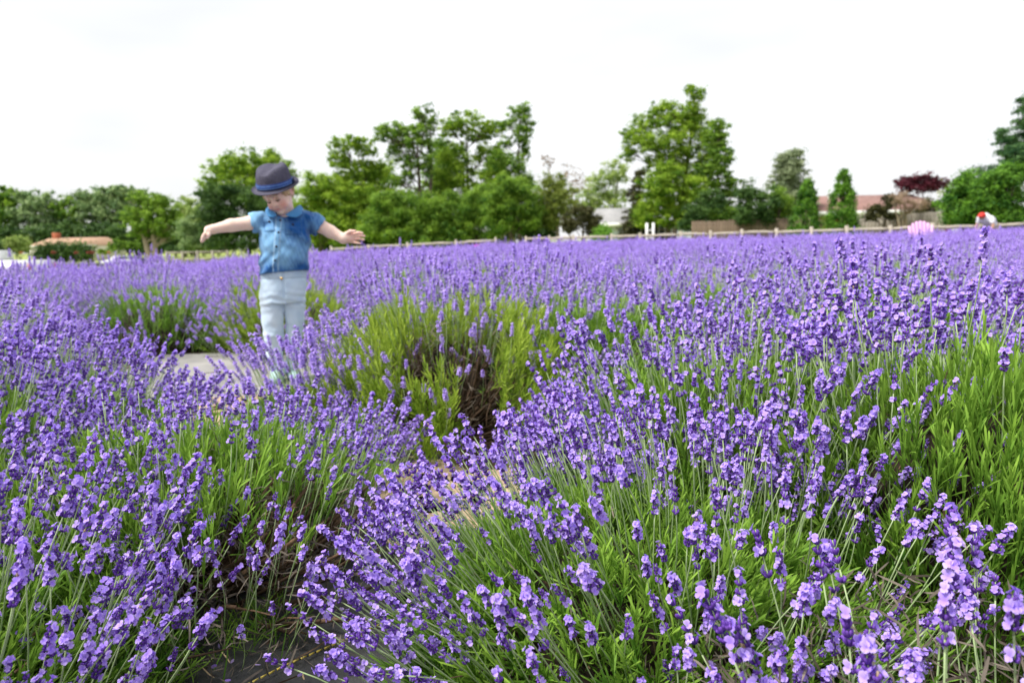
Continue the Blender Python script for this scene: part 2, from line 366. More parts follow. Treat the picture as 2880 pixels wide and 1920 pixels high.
def stalk_variants(n, detail, seed):
    """flower stalk of unit-ish length 0.24 m: (stem mesh, head mesh) in one frame; base at origin, growing along +z with a slight bend"""
    rng = np.random.default_rng(seed); out = []
    for i in range(n):
        L = 0.24; ln = rng.uniform(.040, .078); bend = rng.uniform(0, .035)
        t = np.linspace(0, 1, 6); P = np.stack([bend * t ** 2, .006 * np.sin(t * 4 + i), L * t], -1)
        T = P[-1] - P[-2]; T /= np.linalg.norm(T)
        sm = MB(); sm.tube(P, np.linspace(.0016, .0011, 6), 5 if detail == 2 else 3, 0, np.linspace(.2, .9, 6).repeat(5 if detail == 2 else 3))
        h = head_vf(rng, int(rng.integers(4, 7)), rng.uniform(.16, .52) if detail == 2 else rng.uniform(.45, .85), detail, ln)
        Bm = basis(T[None], np.array([rng.uniform(0, 6.28)]))[0]
        h.V = [v @ Bm.T + P[-1] - T * .008 for v in h.V]
        core = MB(); core.tube([P[-1] - T * .012, P[-1] + T * ln * .8], [.0011, .0007] if detail else [.0045, .0035], 4, 0, .6); h.add2(np.concatenate(core.V), [np.concatenate(core.F[4])], 3 if detail else 1, .6)
        out.append((sm, h))
    return out
_nv = stalk_variants(16, 2, 11)
NEAR = [(a.mesh('flower_stem', [M['stem']], True), b.mesh('flower_head', HEADM, True)) for a, b in _nv]
def joined(a, b):
    m = MB()
    for k in b.F:
        pass
    m.V = list(b.V); m.var = list(b.var); m.n = b.n; m.F = {k: list(v) for k, v in b.F.items()}; m.mi = {k: list(v) for k, v in b.mi.items()}
    for v_, va in ((np.concatenate(a.V), np.concatenate(a.var)),):
        n0 = m.n; m.V.append(v_); m.var.append(va); m.n += len(v_)
        for k in a.F:
            m.F.setdefault(k, []).append(np.concatenate(a.F[k]) + n0); m.mi.setdefault(k, []).append(np.full(sum(len(f) for f in a.F[k]), 3))
    return m
NEARJ = [(joined(a, b).mesh('flower_stalk', HEADM, True), None) for a, b in _nv]
MIDMB = [joined(a, b) for a, b in stalk_variants(8, 1, 23)]
MID = [m.mesh('flower_stalk', HEADM) for m in MIDMB]
FARMB = [joined(a, b) for a, b in stalk_variants(5, 0, 31)]

def mound_pts(rng, n, edge=1.0, inner=.55):
    """random points on a unit flattened mound: returns pos (x,y in -1..1, z 0..1) and outward normal"""
    u = rng.uniform(0, 1, n); phi = np.arccos(1 - u * 1.02 * edge); phi = np.clip(phi, 0, 1.62); th = rng.uniform(0, 6.283, n)
    D = np.stack([np.sin(phi) * np.cos(th), np.sin(phi) * np.sin(th), np.cos(phi)], -1)
    r = 1 - (1 - inner) * rng.random(n) ** 2.2
    lump = 1 + .10 * wob(D * 3.3 + rng.uniform(0, 9), 2.2)
    return D * (r * lump)[:, None], D
def foliage_mesh(seed, n_shoot, rx=.5, h=.42, cut=None, m=None, scale=1.0, bare_low=.0):
    rng = np.random.default_rng(seed); temps = [shoot_template(rng, int(rng.integers(5, 8)), rng.uniform(.06, .1)) for _ in range(6)]
    mb = MB(); per = n_shoot // 6
    for t in temps:
        P, D = mound_pts(rng, per)
        pos = P * np.array([rx, rx, h]) - D * np.array([.05, .05, .05])
        pos[:, 2] = np.maximum(pos[:, 2], .015 + bare_low * rng.random(per))
        dirv = D * np.array([.62, .62, .3]) + np.array([0, 0, .95]) + rng.normal(0, .20, (per, 3))
        keep = np.ones(per, bool) if cut is None else cut(pos, rng)
        pos, dirv = pos[keep], dirv[keep]
        Bm = basis(dirv, rng=rng) * (rng.uniform(.75, 1.25, len(pos)) * scale)[:, None, None]
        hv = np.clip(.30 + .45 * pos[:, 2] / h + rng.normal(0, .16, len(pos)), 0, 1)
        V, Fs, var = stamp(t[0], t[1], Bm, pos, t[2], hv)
        mb.add2(V, Fs, 0, var)
    return mb.mesh('foliage', [m or M['leaf']])
def wood_mesh(seed, rx, h, n=42, cut=None, dark=False, fat=1.0):
    """grey-brown woody branches spreading from the foot"""
    rng = np.random.default_rng(seed); mb = MB()
    for i in range(n):
        a = rng.uniform(0, 6.283); e = rng.uniform(.12, 1.25); D = np.array([math.cos(a) * math.cos(e), math.sin(a) * math.cos(e), math.sin(e)])
        end = D * np.array([rx, rx, h]) * rng.uniform(.75, .98); b = rng.normal(0, .04, 3); b[2] = -.012
        t = np.linspace(0, 1, 6)[:, None]; P = b + (end - b) * t + np.sin(t * 3.14) * np.array([0, 0, -.04]) + np.cumsum(rng.normal(0, .006, (6, 3)), 0)
        mb.tube(P, np.linspace(.007, .0022, 6) * fat * rng.uniform(.7, 1.3), 5, 0, rng.uniform(0, .3 if dark else 1))
        for q in range(3):
            s = P[rng.integers(2, 5)]; e2 = s + (D + rng.normal(0, .5, 3)) * .09
            mb.tube([s, (s + e2) / 2 + rng.normal(0, .006, 3), e2], [.0028, .002, .0012], 4, 0, rng.uniform(.0, .35 if dark else 1))
    return mb.mesh('woody_branches', [M['wood']], True)
def shade_core_mesh(seed, rx, h, sx=.72, sz=.70):  # added dark solid, not a plant part: deepens the gaps between leaves
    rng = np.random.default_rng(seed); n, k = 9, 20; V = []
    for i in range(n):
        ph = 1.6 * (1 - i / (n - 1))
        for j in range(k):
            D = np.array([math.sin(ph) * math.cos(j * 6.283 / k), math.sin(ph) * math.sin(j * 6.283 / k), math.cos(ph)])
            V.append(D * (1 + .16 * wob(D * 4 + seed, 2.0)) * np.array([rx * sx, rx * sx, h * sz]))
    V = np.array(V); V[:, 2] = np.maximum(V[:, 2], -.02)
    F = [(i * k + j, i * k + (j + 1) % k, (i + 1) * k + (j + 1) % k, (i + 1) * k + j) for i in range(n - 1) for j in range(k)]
    return np_mesh('bush_shade_core', V, np.array(F), M['core'], smooth=True)
def litter_mesh(seed, rx, h, n=500, where=None):
    """dead grey curled leaves hanging in the shade of the bush"""
    rng = np.random.default_rng(seed); P, D = mound_pts(rng, n, 1.0, .5); pos = P * np.array([rx * .9, rx * .9, h * .85]); pos[:, 2] = np.maximum(pos[:, 2], .01)
    if where is not None: k = where(pos, rng); pos = pos[k]
    mb = MB()
    for b in (-.9, .9, 1.8):
        lv, lf, lva = leaf_template(.03, .003, b); K = len(pos)
        Bm = basis(rng.normal(0, 1, (K, 3)), rng=rng) * rng.uniform(.6, 1.2, K)[:, None, None]
        V, Fs, var = stamp(lv, lf, Bm, pos + rng.normal(0, .02, (K, 3)), lva * 0, rng.random(K)); mb.add2(V, Fs, 0, var)
    return mb.mesh('dead_leaves', [M['litter']])

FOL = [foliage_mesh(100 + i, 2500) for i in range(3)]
WOOD = [wood_mesh(200 + i, .5, .42) for i in range(2)]
CORE = [shade_core_mesh(300 + i, .5, .42) for i in range(2)]
DEAD = [litter_mesh(400 + i, .5, .42, 420) for i in range(2)]

def stalk_set(rng, n, rx, h, bias=None, lean=(0, 0), ln=(.7, 1.15), cut=None, inner=.75, edge=.9, fan=.48):
    """poses of n flower stalks on a mound (local): pos, dir, length factor"""
    P, D = mound_pts(rng, n * 5, edge, inner); pos = P * np.array([rx, rx, h])
    w_ = np.ones(len(pos))
    if bias is not None: w_ = 1 / (1 + np.exp(-(pos[:, 0] * bias[0] + pos[:, 1] * bias[1] + bias[2])))
    w_ = w_ * (.35 + 1.0 * (wob(pos * 9 + rng.uniform(0, 20), 1.0) > -.25))
    if cut is not None: w_ = w_ * cut(pos, rng)
    idx = rng.choice(len(pos), min(n, int((w_ > 0).sum())), replace=False, p=w_ / w_.sum()); pos, D = pos[idx], D[idx]
    dirv = D * np.array([fan, fan, .12]) + np.array([lean[0], lean[1], .85]) + rng.normal(0, .075, (len(pos), 3))
    return pos - D * .04, dirv, rng.uniform(ln[0], ln[1], len(pos))

NEARC = bpy.data.collections.new("stalk_shapes")
def gn_stalks(t, pos, Bm):
    me = bpy.data.meshes.new('flower_stalks'); me.vertices.add(len(pos)); me.vertices.foreach_set("co", pos.astype(np.float32).ravel())
    S_ = np.linalg.norm(Bm, axis=1); E_ = np.array([Matrix((Bm[k] / S_[k][None, :]).tolist()).to_euler() for k in range(len(pos))])
    for nm, v in (("rot", E_), ("scl", S_)):
        a = me.attributes.new(nm, 'FLOAT_VECTOR', 'POINT'); a.data.foreach_set("vector", v.astype(np.float32).ravel())
    o = link('flower_stalks', me, t, kind='stuff')
    g = bpy.data.node_groups.get('stalk_nodes')
    if g is None:
        for i, (st, hd) in enumerate(NEARJ): NEARC.objects.link(bpy.data.objects.new('stalk_shape_%02d' % i, st))
        g = bpy.data.node_groups.new('stalk_nodes', 'GeometryNodeTree'); g.interface.new_socket("Geometry", in_out='INPUT', socket_type='NodeSocketGeometry'); g.interface.new_socket("Geometry", in_out='OUTPUT', socket_type='NodeSocketGeometry')
        N = g.nodes.new; gi, go = N("NodeGroupInput"), N("NodeGroupOutput"); ip = N("GeometryNodeInstanceOnPoints"); ci = N("GeometryNodeCollectionInfo"); er = N("FunctionNodeEulerToRotation"); L = g.links.new
        ci.inputs["Collection"].default_value = NEARC; ci.inputs["Separate Children"].default_value = True; ci.inputs["Reset Children"].default_value = True
        def na(nm):
            n = N("GeometryNodeInputNamedAttribute"); n.data_type = 'FLOAT_VECTOR'; n.inputs["Name"].default_value = nm; return n.outputs["Attribute"]
        rv = N("FunctionNodeRandomValue"); rv.data_type = 'INT'; rv.inputs[4].default_value = 0; rv.inputs[5].default_value = len(NEARJ) - 1
        L(na("rot"), er.inputs[0]); L(er.outputs[0], ip.inputs["Rotation"]); L(na("scl"), ip.inputs["Scale"]); ip.inputs["Pick Instance"].default_value = True; L(rv.outputs[2], ip.inputs["Instance Index"])
        L(gi.outputs[0], ip.inputs["Points"]); L(ci.outputs[0], ip.inputs["Instance"]); L(ip.outputs[0], go.inputs[0])
    o.modifiers.new("scatter", 'NODES').node_group = g
def near_bush(loc, rx, h, n, label, seed, bias=None, lean=(0, 0), ln=(.7, 1.15), cut=None, fol=None, fcut=None, rot=0.0, split=True, group=None, detail=2, core=True, hs=.84, mat_leaf=None, edge=.9, inner=.75, wood=None, dead=None, extra=0, fan=.48):
    rng = np.random.default_rng(seed)
    t = thing('lavender_bush', label, 'lavender', (loc[0], loc[1], float(gz(*loc))), 0, group)
    sc3 = (rx / .5, rx / .5, h / .42)
    f = link('foliage', fol or FOL[seed % len(FOL)], t, kind='stuff'); f.scale = sc3 if fol is None else (1, 1, 1); f.rotation_euler = (0, 0, rot)
    f = link('woody_branches', wood or WOOD[seed % len(WOOD)], t, kind='stuff'); f.scale = sc3 if wood is None else (1, 1, 1); f.rotation_euler = (0, 0, rot)
    f = link('dead_leaves', dead or DEAD[seed % len(DEAD)], t, kind='stuff'); f.scale = sc3 if dead is None else (1, 1, 1)
    if fcut:
        f = link('bush_shade_core', CORE[0], t); f.scale = (rx / .5 * .9, rx / .5 * .5, h / .42 * .85); f.location = (0, rx * .42, 0)
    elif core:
        f = link('bush_shade_core', CORE[seed % len(CORE)], t); f.scale = sc3 if wood is None else (sc3[0] * .7, sc3[1] * .8, sc3[2] * .8); f.location = (0, 0, 0) if wood is None else (-.16, .05, 0); f.rotation_euler = (0, 0, rot)
    if extra:
        r2 = np.random.default_rng(seed + 900); p2, d2, l2 = stalk_set(r2, extra, rx, h, bias, lean, ln, cut, inner, edge, fan); xs_ = (.55 * l2 + .45) * hs * r2.uniform(.85, 1.15, len(l2))
        gn_stalks(t, p2, basis(d2, rng=r2) * np.stack([xs_, xs_, l2], -1)[:, None, :])
    pos, dirv, lf = stalk_set(rng, n, rx, h, bias, lean, ln, cut, inner, edge, fan)
    Bm = basis(dirv, rng=rng)
    for k in range(len(pos)):
        mt = Matrix.Identity(4); s = lf[k]; hsz = hs * rng.uniform(.85, 1.15)
        for i in range(3):
            for j in range(3): mt[i][j] = Bm[k, i, j] * (s if j == 2 else (.55 * s + .45) * hsz)
            mt[i][3] = pos[k, i]
        v = int(rng.integers(0, 10 ** 6))
        if detail == 2:
            st, hd = NEAR[v % len(NEAR)]
            a = bpy.data.objects.new('flower_stalk', st); COL.objects.link(a); a.parent = t; a.matrix_local = mt
            b = bpy.data.objects.new('flower_head', hd); COL.objects.link(b); b.parent = a
        else:
            a = bpy.data.objects.new('flower_stalk', MID[v % len(MID)]); COL.objects.link(a); a.parent = t; a.matrix_local = mt
    return t

# --- the bushes close to the camera
def joined_stalks(seed, tmbs, n, rx, h, **kw):
    rng = np.random.default_rng(seed); pos, dirv, lf = stalk_set(rng, n, rx, h, **kw); Bm = basis(dirv, rng=rng) * np.stack([lf * .42 + .42, lf * .42 + .42, lf], -1)[:, None, :]
    mb = MB(); which = rng.integers(0, len(tmbs), len(pos))
    for q, t in enumerate(tmbs):
        kk = which == q
        if not kk.any(): continue
        TV = np.concatenate(t.V); tv = np.concatenate(t.var); K = int(kk.sum())
        V = (np.einsum('kij,nj->kni', Bm[kk], TV) + pos[kk][:, None]).reshape(-1, 3); n0 = mb.n
        mb.V.append(V); mb.var.append(np.clip(np.tile(tv, K) + np.repeat(rng.uniform(-.15, .15, K), len(TV)), 0, 1)); mb.n += len(V)
        for k in t.F:
            F = np.concatenate(t.F[k]); mi = np.concatenate(t.mi[k])
            mb.F.setdefault(k, []).append((F[None] + (np.arange(K) * len(TV))[:, None, None]).reshape(-1, k) + n0); mb.mi.setdefault(k, []).append(np.tile(mi, K))
    return mb.mesh('flower_stalks', HEADM)

def m1_cut(p, rng): 
    gap = (np.abs(p[:, 0] - .02) < .15 + .05 * rng.random(len(p))) & (p[:, 1] < .10)
    tuft = (np.abs(p[:, 0] + .02) < .075) & (p[:, 1] < -.20) & (p[:, 2] < .25)
    return ~gap | tuft
M1FOL = foliage_mesh(150, 2800, .56, .50, m1_cut, M['leaf_bright'])
M1DEAD = litter_mesh(453, .52, .47, 700, lambda p, r: (np.abs(p[:, 0]) < .30))
M1WOOD = wood_mesh(252, .50, .40, 130, dark=True)  # darker branch colour stands for the shadow inside the split
def l1_cut(p, rng): return ~((p[:, 0] > .10) & (p[:, 2] < .14 + .05 * rng.random(len(p))))
L1FOL = foliage_mesh(151, 2600, .54, .30, l1_cut)
L1WOOD = wood_mesh(251, .56, .30, 150, fat=1.35)
L1DEAD = litter_mesh(451, .56, .30, 1700, lambda p, r: p[:, 0] > -.1)
def r3_cut(p, rng): return ~((p[:, 0] < .05) & (p[:, 1] > -.08) & (p[:, 2] < .33 * .8))
R3DEAD = litter_mesh(452, .45, .34, 800)
BUSHES = [
 # loc, rx, h, n, label, kwargs
 ((.22, 1.12), .44, .27, 300, 'lavender bush whose dense flowers lean left over the black fabric', dict(seed=1, bias=(-3.0, 2.6, 1.0), lean=(-.20, -.04), ln=(.55, .92), edge=1.0, extra=480, fan=.55)),
 ((.93, 1.34), .44, .47, 190, 'green leafy lavender bush at the right edge with few upright flower stalks', dict(seed=2, bias=(-4.0, 11, -.8), ln=(.8, 1.12), fan=.28, hs=.98)),
 ((.52, .70), .24, .10, 66, 'lavender bush nearest the camera, large flower heads above a dark woody gap', dict(seed=3, bias=(3, -1, .3), ln=(.85, 1.25), lean=(.0, .05), hs=1.0, dead=R3DEAD, fan=.35)),
 ((.56, 1.66), .48, .40, 300, 'lavender bush packed with flowers behind the leaning one on the right', dict(seed=4, bias=(-1, 1, .5), ln=(.65, 1.05), extra=420)),
 ((1.12, 2.12), .50, .48, 300, 'tall lavender bush whose flower tips rise toward the far fence', dict(seed=5, ln=(.75, 1.08), extra=300)),
 ((1.70, 1.85), .50, .44, 300, 'purple lavender bush cut by the right edge behind the leafy one', dict(seed=6, ln=(.65, .98), extra=250)),
 ((-.99, .90), .46, .27, 300, 'low lavender bush in the bottom left corner, stalks leaning right', dict(seed=7, bias=(.5, -1, .5), lean=(.08, -.05), ln=(.65, 1.05), edge=1.0, extra=330)),
 ((-.75, 1.43), .50, .27, 300, 'lavender bush with bare brown branches exposed on its right flank', dict(seed=8, bias=(-2.0, 1.0, .5), fol=L1FOL, wood=L1WOOD, dead=L1DEAD, ln=(.5, .85), extra=200)),
 ((-1.52, 1.50), .50, .41, 300, 'lavender bush at the left edge beside the one with bare branches', dict(seed=9, ln=(.7, 1.1), extra=400)),
 ((-1.54, 2.06), .48, .31, 300, 'lavender bush left of the path in front of the child', dict(seed=10, bias=(1, .6, .6), lean=(.08, 0), ln=(.65, 1.05), extra=400)),
 ((-2.05, 2.30), .52, .44, 300, 'thickly flowering lavender bush near the left edge, second row', dict(seed=11, ln=(.7, 1.05), detail=1, extra=300)),
 ((-.60, 1.96), .26, .06, 260, 'small lavender bush whose flowers spill over the tan mulch', dict(seed=12, lean=(.03, -.05), ln=(.6, 1.0), edge=1.0)),
 ((-.78, 2.66), .32, .17, 260, 'lavender bush in front of the legs of the child', dict(seed=13, lean=(-.10, 0), ln=(.7, 1.15), detail=1, bias=(-2, -1, .7))),
 ((-.24, 2.62), .56, .50, 280, 'bright green lavender bush split open to its shaded woody hollow', dict(seed=14, fol=M1FOL, wood=M1WOOD, dead=M1DEAD, bias=(0, 3, -.2), ln=(.55, .9), detail=1, fcut=1)),
 ((.36, 2.86), .52, .43, 300, 'lavender bush right of the split one, green flank facing the gap', dict(seed=15, bias=(.5, 4, .4), ln=(.65, 1.05), detail=1, lean=(.1, 0), extra=100)),
 ((.12, 3.5), .52, .46, 300, 'flowering lavender bush directly behind the split one', dict(seed=16, detail=1, extra=250)),
 ((.95, 3.30), .52, .44, 300, 'lavender bush beyond the gap behind the right foreground row', dict(seed=17, detail=1, lean=(.05, -.05), extra=250)),
 ((-.38, 3.42), .48, .42, 300, 'lavender bush just right of the standing child', dict(seed=18, detail=1, extra=250)),
]
for loc, rx, h, n, lab, kw in BUSHES:
    near_bush(loc, rx, h, n, lab, group='lavender bushes in the near rows', rot=kw['seed'] * 1.3, **kw) if 'fol' not in kw else near_bush(loc, rx, h, n, lab, group='lavender bushes in the near rows', **kw)

# --- the rows farther back: bushes share meshes
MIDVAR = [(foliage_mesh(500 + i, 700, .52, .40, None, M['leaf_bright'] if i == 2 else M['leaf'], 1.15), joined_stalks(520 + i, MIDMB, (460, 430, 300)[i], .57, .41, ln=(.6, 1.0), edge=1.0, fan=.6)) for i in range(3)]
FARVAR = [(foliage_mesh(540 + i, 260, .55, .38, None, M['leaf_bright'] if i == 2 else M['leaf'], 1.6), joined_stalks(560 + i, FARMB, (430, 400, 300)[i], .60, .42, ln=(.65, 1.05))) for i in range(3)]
rng = np.random.default_rng(77)
LAB = {0: 'fully flowered lavender bush in the rows behind the child', 1: 'lavender bush of the purple mass in the middle distance', 2: 'sparse yellow-green lavender bush among the purple rows'}
def path_dist(x, y):
    d = 9.0
    P = np.array(PATH)
    for a, b in zip(P[:-1], P[1:]):
        t = np.clip(((x - a[0]) * (b[0] - a[0]) + (y - a[1]) * (b[1] - a[1])) / ((b - a) @ (b - a)), 0, 1); d = min(d, math.hypot(x - a[0] - t * (b[0] - a[0]), y - a[1] - t * (b[1] - a[1])))
    return d
near_xy = np.array([b[0] for b in BUSHES]); near_r = np.array([b[1] for b in BUSHES])
field_pts, n_ind = [], 0
ca, sa = math.cos(R(28)), math.sin(R(28))
GREEN = [(-1.6, 5.1), (-.45, 6.3), (2.6, 6.4), (-1.3, 6.0)]
for i in range(-70, 90):
    for j in range(-10, 90):
        u = i * .95 + rng.uniform(-.06, .06); v = j * .62 + rng.uniform(-.1, .1)
        x, y = u * ca - v * sa, u * sa + v * ca
        if not (.8 < y < 36 and (y > 2.1 or abs(x) > 1.9) and x > -8.7 + .02 * (y - 12) and x < 27): continue
        if y > 33 - (x + 8.8) * (12 / 24.5) - .7: continue
        if abs(x) > .80 * y + 1.2: continue
        if np.any(np.hypot(near_xy[:, 0] - x, near_xy[:, 1] - y) < near_r + .30): continue
        if y < 7.5 and path_dist(x, y) < .58: continue
        pass
        if math.hypot(x + 1.05, y - 3.62) < .75: continue
        if -2.5 < x < -.75 and 2.7 < y < 4.75: continue
        g = min(math.hypot(x - a, y - b) for a, b in GREEN) < .45
        k = 2 if g or rng.random() < .07 else int(rng.integers(0, 2))
        s = rng.uniform(.88, 1.12); rz = rng.uniform(0, 6.28); z = float(gz(x, y)); d = math.hypot(x, y)
        if d < 13.0:
            fo, fs = (MIDVAR if d < 7.5 else FARVAR)[k]
            t = thing('lavender_bush', LAB[k] if d < 7.5 or k == 2 else 'far lavender bush merging into the purple field', 'lavender', (x, y, z), rz, ('yellow-green bushes in the rows' if k == 2 else 'purple bushes behind the child' if d < 7.5 and k == 0 else 'purple bushes in the middle distance' if d < 7.5 else 'far purple bushes'))
            t.scale = (s, s, s * rng.uniform(.92, 1.08))
            link('foliage', fo, t, kind='stuff'); link('flower_stalks', fs, t, kind='stuff')
            if d < 7.5: link('bush_shade_core', CORE[k % 2], t).scale = (1.04, 1.04, .95)
            n_ind += 1
        else: field_pts.append((x, y, z, rz, s, k))
print('individual field bushes', n_ind, 'far', len(field_pts))
# far mass: geometry-node instances of the same bushes
def scatter_gn(name, pts, objs_coll, label, category):
    P = np.array(pts); me = bpy.data.meshes.new(name); me.vertices.add(len(P)); me.vertices.foreach_set("co", P[:, :3].astype(np.float32).ravel())
    for nm, tp, vals in (("rz", 'FLOAT', P[:, 3]), ("sz", 'FLOAT', P[:, 4])):
        a = me.attributes.new(nm, tp, 'POINT'); a.data.foreach_set("value", vals.astype(np.float32))
    a = me.attributes.new("idx", 'INT', 'POINT'); a.data.foreach_set("value", P[:, 5].astype(np.int32))
    o = link(name, me, kind='stuff', label=label, category=category)
    g = bpy.data.node_groups.new(name + '_nodes', 'GeometryNodeTree'); g.interface.new_socket("Geometry", in_out='INPUT', socket_type='NodeSocketGeometry'); g.interface.new_socket("Geometry", in_out='OUTPUT', socket_type='NodeSocketGeometry')
    N = g.nodes.new; gi, go = N("NodeGroupInput"), N("NodeGroupOutput"); ip = N("GeometryNodeInstanceOnPoints"); ci = N("GeometryNodeCollectionInfo")
    ci.inputs["Collection"].default_value = objs_coll; ci.inputs["Separate Children"].default_value = True; ci.inputs["Reset Children"].default_value = True
    def na(nm, t):
        n = N("GeometryNodeInputNamedAttribute"); n.data_type = t; n.inputs["Name"].default_value = nm; return n.outputs["Attribute"]
    cx = N("ShaderNodeCombineXYZ"); cs = N("ShaderNodeCombineXYZ"); er = N("FunctionNodeEulerToRotation"); L = g.links.new
    L(na("rz", 'FLOAT'), cx.inputs[2]); sz = na("sz", 'FLOAT')
    for q in range(3): L(sz, cs.inputs[q])
    L(cx.outputs[0], er.inputs[0]); L(er.outputs[0], ip.inputs["Rotation"]); L(cs.outputs[0], ip.inputs["Scale"])
    ip.inputs["Pick Instance"].default_value = True; L(na("idx", 'INT'), ip.inputs["Instance Index"])
    L(gi.outputs[0], ip.inputs["Points"]); L(ci.outputs[0], ip.inputs["Instance"]); L(ip.outputs[0], go.inputs[0])
    md = o.modifiers.new("scatter", 'NODES'); md.node_group = g
    return o
fc = bpy.data.collections.new("far_bush_shapes")
def merged(me_a, me_b, name):
    out = []
    va = np.zeros(len(me_a.vertices) * 3, np.float32); me_a.vertices.foreach_get("co", va); vb = np.zeros(len(me_b.vertices) * 3, np.float32); me_b.vertices.foreach_get("co", vb)
    V = np.concatenate([va, vb]).reshape(-1, 3); n0 = len(me_a.vertices); blocks, mis = {}, {}
    var = []
    for me, off, mo in ((me_a, 0, 0), (me_b, n0, 1)):
        ls = np.zeros(len(me.polygons), np.int32); me.polygons.foreach_get("loop_start", ls); lt = np.zeros(len(me.polygons), np.int32); me.polygons.foreach_get("loop_total", lt)
        vi = np.zeros(len(me.loops), np.int32); me.loops.foreach_get("vertex_index", vi); mi = np.zeros(len(me.polygons), np.int32); me.polygons.foreach_get("material_index", mi)
        for k in np.unique(lt):
            s_ = ls[lt == k]; blocks.setdefault(int(k), []).append(vi[s_[:, None] + np.arange(k)] + off); mis.setdefault(int(k), []).append(mi[lt == k] + mo)
        a = np.zeros(len(me.vertices), np.float32); me.attributes["var"].data.foreach_get("value", a); var.append(a)
    ks = sorted(blocks)
    return np_mesh(name, V, [np.concatenate(blocks[k]) for k in ks], [me_a.materials[0]] + HEADM, [np.concatenate(mis[k]) for k in ks], np.concatenate(var))
for k in range(3):
    fc.objects.link(bpy.data.objects.new('bush_shape_%d' % k, merged(*FARVAR[k], 'far_bush')))
scatter_gn('lavender_field', field_pts, fc, 'unbroken purple mass of far lavender reaching to the rail fence', 'lavender')
def path_litter():
    rng = np.random.default_rng(88); mb = MB(); L = []
    P = np.array(PATH); n = 700; s = rng.uniform(0, 1, n); k = np.minimum((s * (len(P) - 1)).astype(int), len(P) - 2); f = s * (len(P) - 1) - k
    xy = P[k] * (1 - f[:, None]) + P[k + 1] * f[:, None] + rng.normal(0, .22, (n, 2)); pos = np.stack([xy[:, 0], xy[:, 1], gz(xy[:, 0], xy[:, 1]) + .034 + rng.uniform(0, .006, n)], -1)
    for mi, frac, (LL, W) in ((0, .45, (.035, .0028)), (1, .35, (.010, .006)), (2, .2, (.11, .0035))):
        q = rng.random(n) < frac; lv, lf, lva = leaf_template(LL, W, .3); d = rng.normal(0, 1, (q.sum(), 3)); d[:, 2] *= .10
        V, Fs, var = stamp(lv, lf, basis(d, rng=rng), pos[q], lva * 0, rng.random(q.sum())); mb.add2(V, Fs, mi, var)
    mb.obj('path_litter', [M['straw'], M['petal'], M['wood']], kind='stuff', label='dry bits and fallen petals littering the fabric path', category='litter')
path_litter()
def weeds():
    rng = np.random.default_rng(91); n = 420; mb = MB(); c = rng.choice(3, n); C = np.array([(-.60, 1.08), (-.50, 1.20), (-.70, 1.16)])[c]; xy = C + rng.normal(0, .045, (n, 2))
    lv, lf, lva = leaf_template(.075, .0026, .9); d = np.stack([rng.normal(0, .45, n), rng.normal(0, .45, n), np.ones(n)], -1); V, Fs, var = stamp(lv, lf, basis(d, rng=rng) * rng.uniform(.5, 1.2, n)[:, None, None], np.stack([xy[:, 0], xy[:, 1], gz(xy[:, 0], xy[:, 1]) + .015], -1), lva, rng.uniform(.1, .9, n)); mb.add2(V, Fs, 0, var)
    mb.obj('weed_grass', [M['leaf']], kind='stuff', label='thin grass weeds at the edge of the black fabric', category='grass')
weeds()
